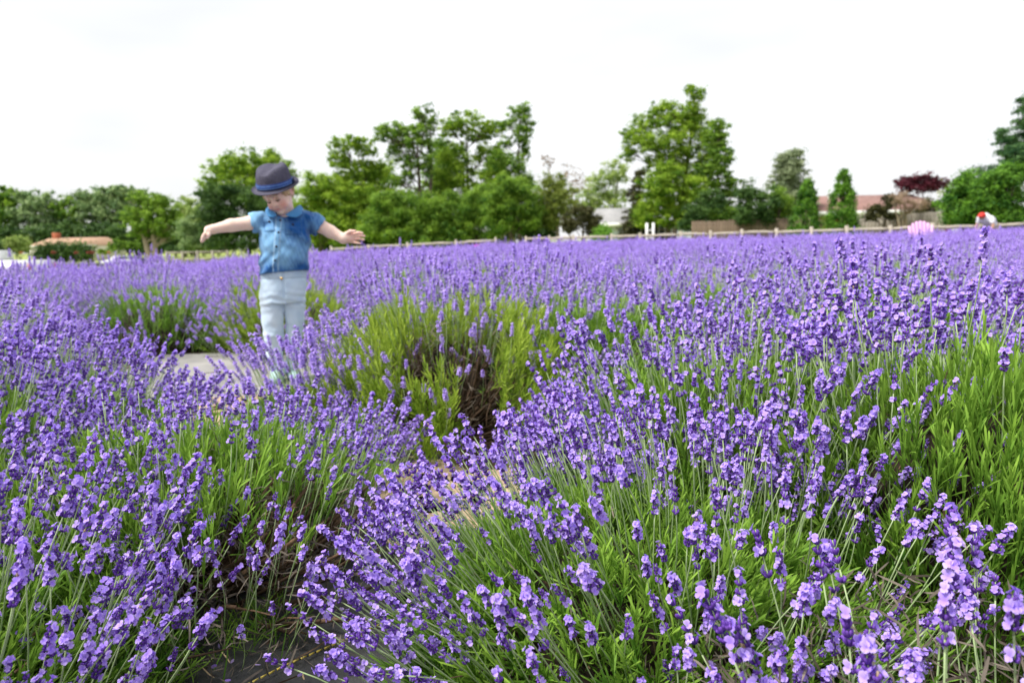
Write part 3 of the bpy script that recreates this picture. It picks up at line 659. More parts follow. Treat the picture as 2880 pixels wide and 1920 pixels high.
#@@BOY
# ------------------------------------------------------------------ signed distance modelling (people)
class SDF:
    def __init__(s, lo, hi, h):
        s.lo = np.asarray(lo, float); s.h = h; s.n = np.ceil((np.asarray(hi) - s.lo) / h).astype(int) + 1; s.A = np.full(s.n, .08, np.float32)
    def _sub(s, lo, hi):
        a = np.clip(np.floor((np.asarray(lo) - s.lo) / s.h).astype(int), 0, s.n - 1); b = np.clip(np.ceil((np.asarray(hi) - s.lo) / s.h).astype(int) + 1, 1, s.n)
        sl = tuple(slice(i, j) for i, j in zip(a, b)); ax = [s.lo[k] + s.h * np.arange(a[k], b[k], dtype=np.float32) for k in range(3)]
        X, Y, Z = np.meshgrid(*ax, indexing='ij'); return sl, X, Y, Z
    def _put(s, sl, d, k, op):
        a = s.A[sl]
        if op == 'sub': d = -d
        if op == 'add':
            if k > 0: hh = np.clip(.5 + .5 * (d - a) / k, 0, 1); r = d + (a - d) * hh - k * hh * (1 - hh)
            else: r = np.minimum(a, d)
        else:
            if k > 0: hh = np.clip(.5 - .5 * (d - a) / k, 0, 1); r = d + (a - d) * hh + k * hh * (1 - hh)
            else: r = np.maximum(a, d)
        s.A[sl] = r
    def cap(s, a, b, ra, rb, k=.01, op='add'):
        a, b = np.asarray(a, float), np.asarray(b, float); m = max(ra, rb) + .035
        sl, X, Y, Z = s._sub(np.minimum(a, b) - m, np.maximum(a, b) + m); ab = b - a; L2 = ab @ ab + 1e-12
        t = np.clip(((X - a[0]) * ab[0] + (Y - a[1]) * ab[1] + (Z - a[2]) * ab[2]) / L2, 0, 1)
        d = np.sqrt((X - a[0] - t * ab[0]) ** 2 + (Y - a[1] - t * ab[1]) ** 2 + (Z - a[2] - t * ab[2]) ** 2) - (ra + (rb - ra) * t)
        s._put(sl, d, k, op)
    def chain(s, P, r, k=.01, op='add'):
        for i in range(len(P) - 1): s.cap(P[i], P[i + 1], r[i], r[i + 1], k, op)
    def ell(s, c, rad, B=None, k=.01, op='add'):
        c = np.asarray(c, float); rad = np.asarray(rad, float); m = rad.max() + .035; sl, X, Y, Z = s._sub(c - m, c + m); X, Y, Z = X - c[0], Y - c[1], Z - c[2]
        if B is not None:
            B = np.asarray(B); X, Y, Z = (X * B[0, 0] + Y * B[1, 0] + Z * B[2, 0], X * B[0, 1] + Y * B[1, 1] + Z * B[2, 1], X * B[0, 2] + Y * B[1, 2] + Z * B[2, 2])
        q0 = np.sqrt((X / rad[0]) ** 2 + (Y / rad[1]) ** 2 + (Z / rad[2]) ** 2); q1 = np.sqrt((X / rad[0] ** 2) ** 2 + (Y / rad[1] ** 2) ** 2 + (Z / rad[2] ** 2) ** 2) + 1e-9
        s._put(sl, q0 * (q0 - 1) / q1, k, op)
    def loft(s, z, cx, cy, a, b, k=.012, p=2.4, op='add'):
        """stack of super-ellipses along z"""
        z = np.asarray(z, float); lo = [min(np.array(cx) - np.array(a)) - .04, min(np.array(cy) - np.array(b)) - .04, z[0] - .02]; hi = [max(np.array(cx) + np.array(a)) + .04, max(np.array(cy) + np.array(b)) + .04, z[-1] + .02]
        sl, X, Y, Z = s._sub(lo, hi); f = lambda v: np.interp(Z, z, v)
        A_, B_ = f(a), f(b); q = (np.abs((X - f(cx)) / A_) ** p + np.abs((Y - f(cy)) / B_) ** p) ** (1 / p)
        d = (q - 1) * np.minimum(A_, B_); d = np.maximum(d, np.maximum(z[0] - Z, Z - z[-1])); s._put(sl, d, k, op)
    def plane(s, n, c, k=0.0):
        """keep the side where n.x < c"""
        n = np.asarray(n, float); n = n / np.linalg.norm(n); sl, X, Y, Z = s._sub(s.lo, s.lo + s.h * s.n); s._put(sl, (X * n[0] + Y * n[1] + Z * n[2]) - c, k, 'int')
    def ripple(s, fn):
        sl, X, Y, Z = s._sub(s.lo, s.lo + s.h * s.n); band = np.abs(s.A) < .03; s.A[band] += fn(X[band], Y[band], Z[band]).astype(np.float32)
    def mesh(s, name, mats, col=None):
        A = np.clip(s.A, -.08, .08); g = openvdb.FloatGrid(.08); g.copyFromArray(A); g.transform = openvdb.createLinearTransform(voxelSize=s.h)
        P, Q = g.convertToQuads(0.0)[:2]; P = np.asarray(P, np.float64) + s.lo; Q = np.asarray(Q, np.int64)
        # outward winding
        c = P[Q]; nrm = np.cross(c[:, 1] - c[:, 0], c[:, 2] - c[:, 0]); vol = (c[:, 0] * nrm).sum()
        if vol < 0: Q = Q[:, ::-1]
        return P, Q
def sdf_obj(name, P, Q, mats, parent, cols=None, smooth_it=1, **kw):
    for _ in range(smooth_it):
        acc = np.zeros_like(P); cnt = np.zeros(len(P))
        for i in range(4): np.add.at(acc, Q[:, i], P[Q[:, (i + 1) % 4]] + P[Q[:, (i - 1) % 4]]); np.add.at(cnt, Q[:, i], 2)
        P = P * .5 + .5 * acc / np.maximum(cnt, 1)[:, None]
    me = np_mesh(name, P, Q, mats, smooth=True)
    if cols is not None:
        c = cols(P); a = me.color_attributes.new("tint", 'FLOAT_COLOR', 'POINT'); a.data.foreach_set("color", np.concatenate([c, np.ones((len(c), 1))], 1).astype(np.float32).ravel())
    return link(name, me, parent, **kw)
def tint_mat(name, rough=.6, sss=0.0, bump=0.0, bscale=300, spec=.3, sheen=0.0, weave=False):
    m = bpy.data.materials.new(name); m.use_nodes = True; n = m.node_tree; b = n.nodes["Principled BSDF"]; a = n.nodes.new("ShaderNodeAttribute"); a.attribute_name = "tint"
    b.inputs["Roughness"].default_value = rough; b.inputs["Specular IOR Level"].default_value = spec; b.inputs["Sheen Weight"].default_value = sheen
    n.links.new(a.outputs["Color"], b.inputs["Base Color"])
    if sss:
        b.inputs["Subsurface Weight"].default_value = sss; b.inputs["Subsurface Radius"].default_value = (1.0, .35, .2); b.inputs["Subsurface Scale"].default_value = .006
    if bump:
        t = n.nodes.new("ShaderNodeTexCoord"); z = n.nodes.new("ShaderNodeTexNoise"); z.inputs["Scale"].default_value = bscale; z.inputs["Detail"].default_value = 3
        n.links.new(t.outputs["Object"], z.inputs["Vector"]); bp = n.nodes.new("ShaderNodeBump"); bp.inputs["Strength"].default_value = bump; bp.inputs["Distance"].default_value = .003
        n.links.new(z.outputs[0], bp.inputs["Height"]); n.links.new(bp.outputs[0], b.inputs["Normal"])
    return m
M['skin'] = tint_mat('skin', .5, .25, .1, 200)
M['denim_shirt'] = tint_mat('denim_shirt', .85, 0, .35, 420, .15, .2)
M['denim_jeans'] = tint_mat('denim_jeans', .85, 0, .35, 420, .15, .2)
M['hair'] = tint_mat('blond_hair', .45, 0, .5, 260, .4)
M['hat_felt'] = mat('hat_felt', (.070, .068, .100), (.115, .110, .150), rough=.9, noise=90, bump=.3, bscale=400, spec=.1)
M['band_blue'] = mat('hat_band_blue', (.022, .055, .25), (.035, .08, .33), rough=.7, noise=60)
M['band_light'] = mat('hat_band_light', (.09, .19, .44), (.12, .24, .5), rough=.7, noise=60)
M['band_dark'] = mat('hat_band_dark', (.012, .018, .06), (.02, .03, .09), rough=.7, noise=60)
M['button'] = mat('dark_button', (.02, .02, .035), (.04, .04, .06), rough=.4, noise=50)
M['brass'] = mat('brass_button', (.55, .36, .12), (.68, .46, .18), rough=.35, noise=50, metal=.8)
M['lash'] = mat('lash', (.07, .035, .02), (.12, .06, .035), rough=.8, noise=50)
M['shoe'] = mat('canvas_shoe', (.28, .42, .40), (.38, .52, .50), rough=.85, noise=60)
M['sole'] = mat('shoe_sole', (.7, .68, .64), (.8, .78, .74), rough=.7, noise=20)
M['thread'] = mat('seam_thread', (.42, .50, .56), (.55, .62, .66), rough=.8, noise=60)

# ------------------------------------------------------------------ the child
BG = CAM + ray(782, 1085) * (-(CAMH) / ray(782, 1085)[2]); BG[2] = gz(BG[0], BG[1]) + .02
_va = math.atan2(BG[0], BG[1])                                  # bearing of the child
BX = np.array([math.cos(_va), -math.sin(_va), 0]); BY = np.array([math.sin(_va), math.cos(_va), 0])   # local x right, local y away
def Lc(px, py, y=0.0):
    """photo point -> child-local coordinates on the upright plane y metres behind the child's axis"""
    d = ray(px, py); o = CAM - BG; t = (y - o @ BY) / (d @ BY); p = o + d * t; return np.array([p @ BX, y, p[2]])
child = thing('person', 'small child in denim shirt, pale jeans and grey trilby, arms stretched out sideways', 'person', tuple(BG), -_va)

# head frame: yaw to the left, chin down, a little roll
yw, pt, rl = R(24), R(30), R(13)
f0 = np.array([-math.sin(yw), -math.cos(yw), 0]); hf = f0 * math.cos(pt) + np.array([0, 0, -1]) * math.sin(pt); hu = np.array([0, 0, 1]) * math.cos(pt) + f0 * math.sin(pt)
hr = np.cross(hu, hf) * -1.0; hr = np.cross(hf, hu)
hr = -np.cross(hu, hf) if False else np.cross(hf, hu)
# hr points to image right when facing the viewer is flipped; make sure x>0
if hr[0] < 0: hr = -hr
hu2 = hu * math.cos(rl) - hr * math.sin(rl); hr = hr * math.cos(rl) + hu * math.sin(rl); hu = hu2
HB = np.stack([hr, hf, hu], -1); HC = Lc(781, 545, -.045)
H = lambda x, f, u: HC + HB @ np.array([x, f, u])

sh_l, sh_r = Lc(752, 622, .0), Lc(864, 614, .01)
armL = [Lc(752, 622, 0), Lc(705, 627, -.01), Lc(650, 634, -.015), Lc(598, 645, -.03)]
armR = [Lc(864, 614, .01), Lc(899, 634, -.01), Lc(930, 652, -.03), Lc(966, 671, -.06)]
def build_child():
    S = SDF((-.50, -.24, -.01), (.50, .22, 1.16), .003)
    # head
    S.ell(H(0, -.012, .022), (.069, .080, .076), HB, 0)
    S.ell(H(0, .020, -.030), (.056, .054, .058), HB, .02)
    S.ell(H(0, .046, -.076), (.022, .020, .018), HB, .02)            # chin
    for q in (-1, 1):
        S.ell(H(q * .030, .045, -.040), (.024, .022, .024), HB, .015)  # cheeks
        S.ell(H(q * .027, .078, .002), (.013, .012, .009), HB, .008, 'sub')   # eye hollows
        S.ell(H(q * .026, .060, .000), (.0125, .0125, .0105), HB, .004)      # closed lids
        S.ell(H(q * .069, -.008, -.006), (.009, .017, .025), HB, .006)       # ears
        S.ell(H(q * .074, -.004, -.004), (.005, .010, .016), HB, .004, 'sub')
        S.cap(H(q * .012, .070, .016), H(q * .036, .064, .017), .004, .003, .006)  # brows
    S.chain([H(0, .070, .008), H(0, .079, -.014), H(0, .083, -.024)], [.006, .008, .0095], .008)
    for q in (-1, 1): S.ell(H(q * .009, .074, -.027), (.006, .006, .005), HB, .004)
    S.cap(H(-.014, .066, -.049), H(.014, .066, -.049), .005, .005, .006); S.cap(H(-.011, .066, -.057), H(.011, .066, -.057), .0055, .0055, .004)
    S.cap(H(-.016, .074, -.053), H(.016, .074, -.053), .0016, .0016, .002, 'sub')
    # neck, trunk
    nb = Lc(806, 612, .01)
    S.chain([H(0, -.02, -.05), nb, nb + (0, 0, -.04)], [.042, .043, .060], .02)
    zz = [Lc(800, p)[2] for p in (850, 800, 745, 680, 615)]; S.loft(zz, [Lc(x_, p)[0] for x_, p in ((796, 850), (796, 800), (801, 745), (804, 680), (806, 615))], [.008] * 5, [.085, .098, .098, .100, .075], [.066, .074, .076, .076, .05], .03)
    # arms
    S.chain(armL, [.030, .0345, .0315, .0215], .012); S.chain(armR, [.030, .0345, .033, .0245], .012)
    # left-of-image hand hanging from the wrist, back of the hand to the viewer, fingers together and slightly bent
    wl = armL[-1]; k0 = Lc(588, 646, -.035); k1 = Lc(579, 657, -.04)
    S.ell((k0 + k1) / 2, (.016, .024, .026), None, .012)
    S.cap(wl, k0, .022, .017, .01)
    for i, (dx, dy, ln_) in enumerate([(-.014, -.024, .034), (-.010, -.008, .040), (-.004, .008, .037), (.004, .022, .029)]):
        a = k1 + np.array([dx * .35, dy, -.002]); d = np.array([-.50, -.05, -.86]); b_ = a + d * ln_ * .55; c_ = b_ + np.array([-.30, -.1, -.95]) * ln_ * .5
        S.chain([a, b_, c_], [.0080, .0072, .0058], .003)
    S.chain([k0 + (.004, -.016, -.006), k0 + (.0, -.024, -.024), k0 + (-.008, -.026, -.040)], [.0085, .0078, .0060], .006)   # thumb
    # right-of-image hand: palm to the viewer, fingers pointing out, thumb bent over the top
    p0 = armR[-1]; p1 = Lc(994, 671, -.075)
    S.cap(p0, Lc(980, 671, -.068), .0265, .024, .012); S.ell((Lc(978, 662, -.07) + p1) / 2, (.026, .014, .030), None, .012)
    for (ax, ay, mx_, my_, bx, by, r0) in [(996, 658, 1009, 654, 1019, 656, .0082), (999, 665, 1013, 662, 1025, 664, .0082), (998, 673, 1012, 672, 1023, 674, .0078), (993, 681, 1004, 683, 1013, 685, .0070)]:
        S.chain([Lc(ax, ay, -.078), Lc(mx_, my_, -.094), Lc(bx, by, -.100)], [r0, r0 * .93, r0 * .75], .0025)
    S.chain([Lc(972, 659, -.075), Lc(985, 651, -.092), Lc(999, 650, -.104)], [.0120, .0095, .0068], .006)
    S.ell(Lc(975, 664, -.076), (.016, .012, .016), None, .01)
    # legs and feet
    for lp in LEGS: S.chain([p for p in lp], [.045, .030, .025, .022], .015)
    for lp, o in zip(LEGS, (-.2, .25)):
        a = lp[-1]; S.chain([a + (0, .012, -.035), a + (o * .03, -.05, -.052), a + (o * .06, -.095, -.058)], [.024, .022, .016], .01)
    P, Q = S.mesh('body', None)
    inv = HB.T
    def cols(P):
        c = np.tile(np.array([.86, .63, .53]), (len(P), 1)); q = (P - HC) @ inv.T
        head = (np.abs(q[:, 0]) < .08) & (q[:, 2] > -.11) & (q[:, 2] < .12) & (np.abs(q[:, 1]) < .11)
        def blob(x, f, u, r, col, amt):
            w_ = np.exp(-(((q[:, 0] - x) ** 2 + (q[:, 1] - f) ** 2 + (q[:, 2] - u) ** 2) / r ** 2)) * head * amt; c[:] = c * (1 - w_[:, None]) + np.array(col) * w_[:, None]
        for s_ in (-1, 1): blob(s_ * .036, .062, -.036, .022, (.72, .27, .22), .75); blob(s_ * .026, .07, .004, .011, (.42, .22, .17), .5); blob(s_ * .070, -.005, -.005, .02, (.74, .34, .28), .6)
        blob(0, .085, -.022, .012, (.74, .38, .30), .5)
        lip = np.exp(-((q[:, 0] / .017) ** 2 + ((q[:, 2] + .053) / .0085) ** 2)) * (q[:, 1] > .045) * head; c[:] = c * (1 - .85 * lip[:, None]) + np.array([.58, .17, .16]) * .85 * lip[:, None]
        pal = ((P[:, 0] > Lc(970, 670)[0]) & (P[:, 2] > .6)); c[pal] = c[pal] * .55 + np.array([.80, .44, .35]) * .45
        return c
    sdf_obj('body', P, Q, M['skin'], child, cols)
LEGS = [[Lc(762, 835, .0), Lc(768, 935, -.015), Lc(772, 1010, .01), Lc(783, 1052, .015)], [Lc(828, 835, .005), Lc(829, 930, -.005), Lc(825, 1000, .025), Lc(822, 1046, .04)]]
build_child()

def shirt():
    S = SDF((-.28, -.19, .50), (.30, .18, .99), .003)
    zt = Lc(800, 605)[2]; zh = Lc(800, 775)[2]
    Z = [zh - .03, zh + .02, zh + .08, zh + .16, zh + .24, zt - .035, zt + .005]
    xl = [733, 732, 733, 734, 737, 748, 770]; xr = [869, 869, 869, 871, 873, 866, 845]
    pys = [1085 - (z_ - .02) * 526 for z_ in Z]; xs = [Lc(p, q)[0] for p, q in zip(xl, pys)]; xe = [Lc(p, q)[0] for p, q in zip(xr, pys)]
    cx = [(a + b) / 2 for a, b in zip(xs, xe)]; a = [(b - q) / 2 for q, b in zip(xs, xe)]
    S.loft(Z, cx, [.0, .0, -.004, -.006, -.002, .008, .012], a, [.100, .100, .103, .102, .094, .074, .056], .02, 2.5)
    body_ = S.A.copy(); S.A[:] = .08
    S.chain([sh_l + (.02, 0, -.004), Lc(725, 623, -.005), Lc(690, 630, -.012)], [.050, .046, .043], .03)
    a_, b_ = Lc(701, 606), Lc(711, 645); d = b_ - a_; nl = np.array([d[2], 0, -d[0]]); nl = nl if nl[0] < 0 else -nl
    S.plane(nl, nl @ a_ / np.linalg.norm(nl)); sl_ = S.A.copy(); S.A[:] = .08
    S.chain([sh_r + (-.02, 0, -.004), Lc(885, 627, .0), Lc(922, 646, -.02)], [.050, .048, .045], .03)
    a_, b_ = Lc(913, 620), Lc(886, 657); d = b_ - a_; nr = np.array([d[2], 0, -d[0]]); nr = nr if nr[0] > 0 else -nr
    S.plane(nr, nr @ a_ / np.linalg.norm(nr)); sr_ = S.A.copy(); S.A = body_
    full = tuple(slice(0, q) for q in S.n); S._put(full, sl_, .025, 'add'); S._put(full, sr_, .025, 'add')
    # folds
    def fold(X, Y, Z_):
        P = np.stack([X, Y, Z_], -1); v = .0060 * wob(P * np.array([1, 1, 1.3]), 42) + .0036 * wob(P, 95)
        v = v + .007 * np.sin((Z_ * 1.0 + X * .75) * 75 + 1.0) * np.exp(-((X - .09) ** 2 + (Z_ - zh - .17) ** 2) / .008)
        v = v + .007 * np.sin((Z_ * 1.0 - X * .9) * 80) * np.exp(-((X + .06) ** 2 + (Z_ - zh - .03) ** 2) / .006)
        v = v + .006 * np.sin((X * 1.0 + Z_ * .5) * 95) * (np.exp(-((X - Lc(880, 640)[0]) ** 2 + (Z_ - Lc(880, 640)[2]) ** 2) / .003) + np.exp(-((X - Lc(722, 635)[0]) ** 2 + (Z_ - Lc(722, 635)[2]) ** 2) / .003))
        front = Y < -.02
        xp = np.interp(Z_, [Lc(772, 744)[2], Lc(776, 690)[2], Lc(782, 613)[2]], [Lc(774, 744)[0], Lc(778, 690)[0], Lc(784, 613)[0]])
        v = v - .003 * front * (np.abs(X - xp) < .013)                          # button band
        for (a_, b_, c_, d_) in ((745, 770, 616, 652), (803, 845, 623, 661)):
            p, q = Lc(a_, d_), Lc(b_, c_); v = v - .003 * front * (X > p[0]) * (X < q[0]) * (Z_ > p[2]) * (Z_ < q[2]); v = v - .0022 * front * (X > p[0] - .002) * (X < q[0] + .002) * (Z_ > q[2] - .019) * (Z_ < q[2] + .002)
        return v
    S.ripple(fold)
    # hem: slightly lower at the front left, rising to the right side; sleeve ends; neck
    hl, hr_ = Lc(742, 773), Lc(868, 761); n = np.array([(hl[2] - hr_[2]), 0, -(hl[0] - hr_[0])]); n = -n if n[2] > 0 else n; n = n / np.linalg.norm(n); n[1] = -.12
    S.plane(n, n @ hl / np.linalg.norm(n))
    # openings inside the sleeves
    for arm in (armL, armR): e = np.array(arm[1]); u = (np.array(arm[2]) - np.array(arm[1])); u /= np.linalg.norm(u); S.cap(e - u * .012, e + u * .06, .0385, .0415, .003, 'sub')
    nb = Lc(800, 600, -.015); S.ell(nb + (0, -.02, .012), (.055, .062, .030), None, .004, 'sub')
    P, Q = S.mesh('shirt', None)
    def cols(P):
        n1 = wob(P, 22); n2 = wob(P + 3, 60); zz = (P[:, 2] - zh) / .3
        fade_light = np.clip(.26 + .34 * n1 + .18 * n2 + .10 * wob(P * np.array([3, 1, 1]) + 7, 160) + .30 * np.exp(-((P[:, 0] + .075) / .05) ** 2) + .22 * np.exp(-((zz - .35) / .22) ** 2 - ((P[:, 0] - .02) / .08) ** 2) - .30 * np.exp(-((zz - .12) / .07) ** 2), 0, 1)  # denim fading mixed with highlights painted on one side and the front
        c = np.array([.008, .080, .28])[None] * (1 - fade_light[:, None]) + np.array([.25, .50, .76])[None] * fade_light[:, None]
        front = P[:, 1] < -.02
        xp = np.interp(P[:, 2], [Lc(772, 744)[2], Lc(776, 690)[2], Lc(782, 613)[2]], [Lc(774, 744)[0], Lc(778, 690)[0], Lc(784, 613)[0]])
        ed = front & (np.abs(np.abs(P[:, 0] - xp) - .0125) < .003); c[ed] = c[ed] * .4 + np.array([.36, .52, .66]) * .6
        hem = ((P - hl) @ (n / np.linalg.norm(n)) > -.008); c[hem] = c[hem] * .5 + np.array([.03, .11, .28]) * .5
        for (a_, b_, c_, d_) in ((745, 770, 616, 652), (803, 845, 623, 661)):
            p, q = Lc(a_, d_), Lc(b_, c_); e_ = np.minimum(np.minimum(np.abs(P[:, 0] - p[0]), np.abs(P[:, 0] - q[0])), np.minimum(np.abs(P[:, 2] - p[2]), np.abs(P[:, 2] - q[2]))); ins = front & (P[:, 0] > p[0] - .003) & (P[:, 0] < q[0] + .003) & (P[:, 2] > p[2] - .003) & (P[:, 2] < q[2] + .003)
            k_ = ins & (e_ < .0032); c[k_] = c[k_] * .45 + np.array([.025, .10, .26]) * .55
        return c
    sh = sdf_obj('shirt', P, Q, M['denim_shirt'], child, cols)
    # turned-down collar: two flaps and a back band, thin curved sheets with thickness
    def flap(name, rows, thick=.004):
        rows = [np.array(r_) for r_ in rows]; nu, nv = len(rows[0]), len(rows); V = np.concatenate(rows)
        C = V.mean(0); F = []
        for j in range(nv - 1):
            for i in range(nu - 1): F.append((j * nu + i, j * nu + i + 1, (j + 1) * nu + i + 1, (j + 1) * nu + i))
        me = np_mesh(name, V, np.array(F), M['denim_shirt'], smooth=True)
        a = me.color_attributes.new("tint", 'FLOAT_COLOR', 'POINT'); a.data.foreach_set("color", np.tile(np.array([.055, .22, .47, 1], np.float32), len(V)))
        o = link(name, me, sh); md = o.modifiers.new('thick', 'SOLIDIFY'); md.thickness = thick; md.offset = 0; ms = o.modifiers.new('soft', 'SUBSURF'); ms.levels = ms.render_levels = 1
    flap('collar', [[Lc(841, 573, .02), Lc(833, 583, -.03), Lc(818, 592, -.065), Lc(797, 605, -.085)], [Lc(850, 579, .02), Lc(846, 591, -.045), Lc(832, 602, -.085), Lc(806, 606, -.098)], [Lc(858, 597, .02), Lc(851, 600, -.045), Lc(836, 617, -.094), Lc(806, 607, -.100)]])
    flap('collar', [[Lc(763, 574, .02), Lc(764, 583, -.03), Lc(770, 594, -.065), Lc(783, 606, -.085)], [Lc(752, 580, .02), Lc(750, 591, -.045), Lc(757, 603, -.085), Lc(776, 608, -.098)], [Lc(744, 596, .02), Lc(747, 600, -.045), Lc(757, 615, -.094), Lc(776, 609, -.100)]])
    def disc(px, py, r, y, m, nm):
        c = Lc(px, py, y); mb = MB(); th = np.arange(12) * math.pi / 6; V = [(c[0] + r * math.cos(t), y + q, c[2] + r * math.sin(t)) for q in (0, -.004) for t in th]
        mb.add2(np.array(V), [np.array([(i, (i + 1) % 12, 12 + (i + 1) % 12, 12 + i) for i in range(12)]), np.array([list(range(11, -1, -1)), list(range(12, 24))])]); return mb.obj(nm, [m], sh)
    Pm = P
    def front_y(px, py):
        c = Lc(px, py, -.1); d = (Pm[:, 0] - c[0]) ** 2 + (Pm[:, 2] - c[2]) ** 2; k = d < .006 ** 2; return Pm[k, 1].min() if k.any() else -.1
    for (px, py) in ((788, 619), (783, 653), (777, 693), (773, 732), (824, 631), (757, 623)): disc(px, py, .0058, front_y(px, py) + .001, M['button'], 'button')
    return sh
shirt()

def jeans():
    S = SDF((-.19, -.17, .02), (.20, .17, .64), .003)
    zw = Lc(800, 752)[2]; zc = Lc(797, 846)[2]
    lv = (850, 822, 790, 752); xs = [Lc(p, q)[0] for p, q in zip((735, 731, 733, 738), lv)]; xe = [Lc(p, q)[0] for p, q in zip((856, 860, 862, 861), lv)]
    S.loft([Lc(797, q)[2] for q in lv], [(a + b) / 2 for a, b in zip(xs, xe)], [.005] * 4, [(b - a) / 2 for a, b in zip(xs, xe)], [.085, .092, .092, .088], .02, 2.4)
    lp = LEGS
    S.chain([Lc(763, 838, 0), Lc(767, 900, -.01), Lc(770, 940, -.014), Lc(772, 1000, .004), Lc(783, 1044, .012)], [.0615, .054, .049, .041, .042], .012)
    S.chain([Lc(828, 838, .005), Lc(829, 900, -.002), Lc(828, 935, -.003), Lc(826, 990, .02), Lc(823, 1040, .035)], [.0585, .049, .043, .037, .039], .003)
    def fold(X, Y, Z_):
        P = np.stack([X, Y, Z_], -1); v = .0016 * wob(P, 50) + .0008 * wob(P, 120)
        v = v + .0018 * np.sin((Z_ + .25 * np.abs(X)) * 170) * np.exp(-((Z_ - zc + .0) / .05) ** 2)
        v = v + .0012 * np.sin(Z_ * 190 + X * 30) * np.exp(-((Z_ - Lc(770, 950)[2]) / .05) ** 2)
        v = v + .0014 * np.sin(Z_ * 210 + X * 20) * np.exp(-((Z_ - .07) / .05) ** 2)
        fly = (Y < -.02) & (np.abs(X - Lc(797, 800)[0]) < .004) & (Z_ > zc + .02); v = v + .004 * fly
        wb = (Z_ > Lc(800, 779)[2]) ; v = v - .003 * wb
        return v
    S.ripple(fold); S.plane((0, 0, -1), -.045)
    P, Q = S.mesh('jeans', None)
    def cols(P):
        n1 = wob(P, 20); n2 = wob(P + 5, 70); f = np.clip(.55 + .25 * n1 + .12 * n2 + .25 * np.exp(-((P[:, 2] - zc) / .08) ** 2), 0, 1)
        c = np.array([.38, .56, .76])[None] * (1 - f[:, None]) + np.array([.72, .83, .93])[None] * f[:, None]
        wb = P[:, 2] > Lc(800, 782)[2]; c[wb] *= .86
        return c
    jn = sdf_obj('jeans', P, Q, M['denim_jeans'], child, cols)
    c = Lc(792, 783, -.098); mb = MB(); th = np.arange(12) * math.pi / 6; V = [(c[0] + .007 * math.cos(t), -.094 + q, c[2] + .007 * math.sin(t)) for q in (0, -.007) for t in th]
    mb.add2(np.array(V), [np.array([(i, (i + 1) % 12, 12 + (i + 1) % 12, 12 + i) for i in range(12)]), np.array([list(range(11, -1, -1)), list(range(12, 24))])]); mb.obj('fly_button', [M['brass']], jn)
    return jn
jeans()
def shoes():
    for lp, o in zip(LEGS, (-.2, .25)):
        S = SDF(np.array(lp[-1]) + (-.10, -.17, -.10), np.array(lp[-1]) + (.10, .09, .06), .003); a = lp[-1]; b = np.array([a[0], a[1], 0])
        S.chain([b + (0, .03, .036), b + (o * .04, -.05, .034), b + (o * .07, -.105, .030)], [.034, .034, .028], .015); S.cap(b + (0, .012, .04), b + (0, .012, .065), .034, .033, .01); S.plane((0, 0, -1), -.004)
        P, Q = S.mesh('shoe', None); sdf_obj('shoe', P, Q, M['shoe'], child)
shoes()
def hair():
    S = SDF(HC - .14, HC + .14, .003)
    S.ell(H(0, -.016, .024), (.0735, .083, .080), HB, 0); S.ell(H(0, -.055, -.022), (.058, .036, .048), HB, .02)
    for q in (-1, 1): S.ell(H(q * .064, .012, .006), (.010, .016, .024), HB, .008)
    S.ell(H(0, .085, -.045), (.095, .085, .085), HB, .004, 'sub'); S.ell(H(0, .03, -.075), (.09, .06, .06), HB, .004, 'sub')
    for q in (-1, 1): S.ell(H(q * .078, -.006, -.012), (.014, .017, .022), HB, .004, 'sub')
    rng = np.random.default_rng(3)
    for i in range(46):       # loose locks under the brim
        a = rng.uniform(-2.6, 2.6); x, f = .070 * math.sin(a), .072 * math.cos(a) - .014
        if f > .045 and abs(x) < .06: u0, l = .040, .018
        else: u0, l = .01, rng.uniform(.02, .045) * (1 if f < 0 else .6)
        if abs(abs(x) - .068) < .008 and -.02 < f < .02: continue
        p = H(x, f, u0); e = H(x * 1.10, f * 1.08 - .004, u0 - l); S.cap(p, e, .007, .0028, .004)
    inv = HB.T
    S.ripple(lambda X, Y, Z: .0016 * np.sin(np.arctan2((np.stack([X, Y, Z], -1) - HC) @ inv[0], (np.stack([X, Y, Z], -1) - HC) @ inv[1]) * 46))
    P, Q = S.mesh('hair', None)
    def cols(P):
        f = np.clip(.5 + .5 * wob(P, 120), 0, 1)[:, None]; return np.array([.36, .22, .10]) * (1 - f) + np.array([.66, .49, .27]) * f
    sdf_obj('hair', P, Q, M['hair'], child, cols)
hair()
def lashes():
    for q in (-1, 1):
        mb = MB(); pts = [H(q * x, f, u) for x, f, u in ((.014, .0725, -.004), (.021, .0745, -.0085), (.028, .0735, -.0085), (.036, .067, -.004))]; mb.tube(pts, [.0016, .0026, .0026, .0014], 5); mb.obj('eyelash', [M['lash']], child, True)
lashes()
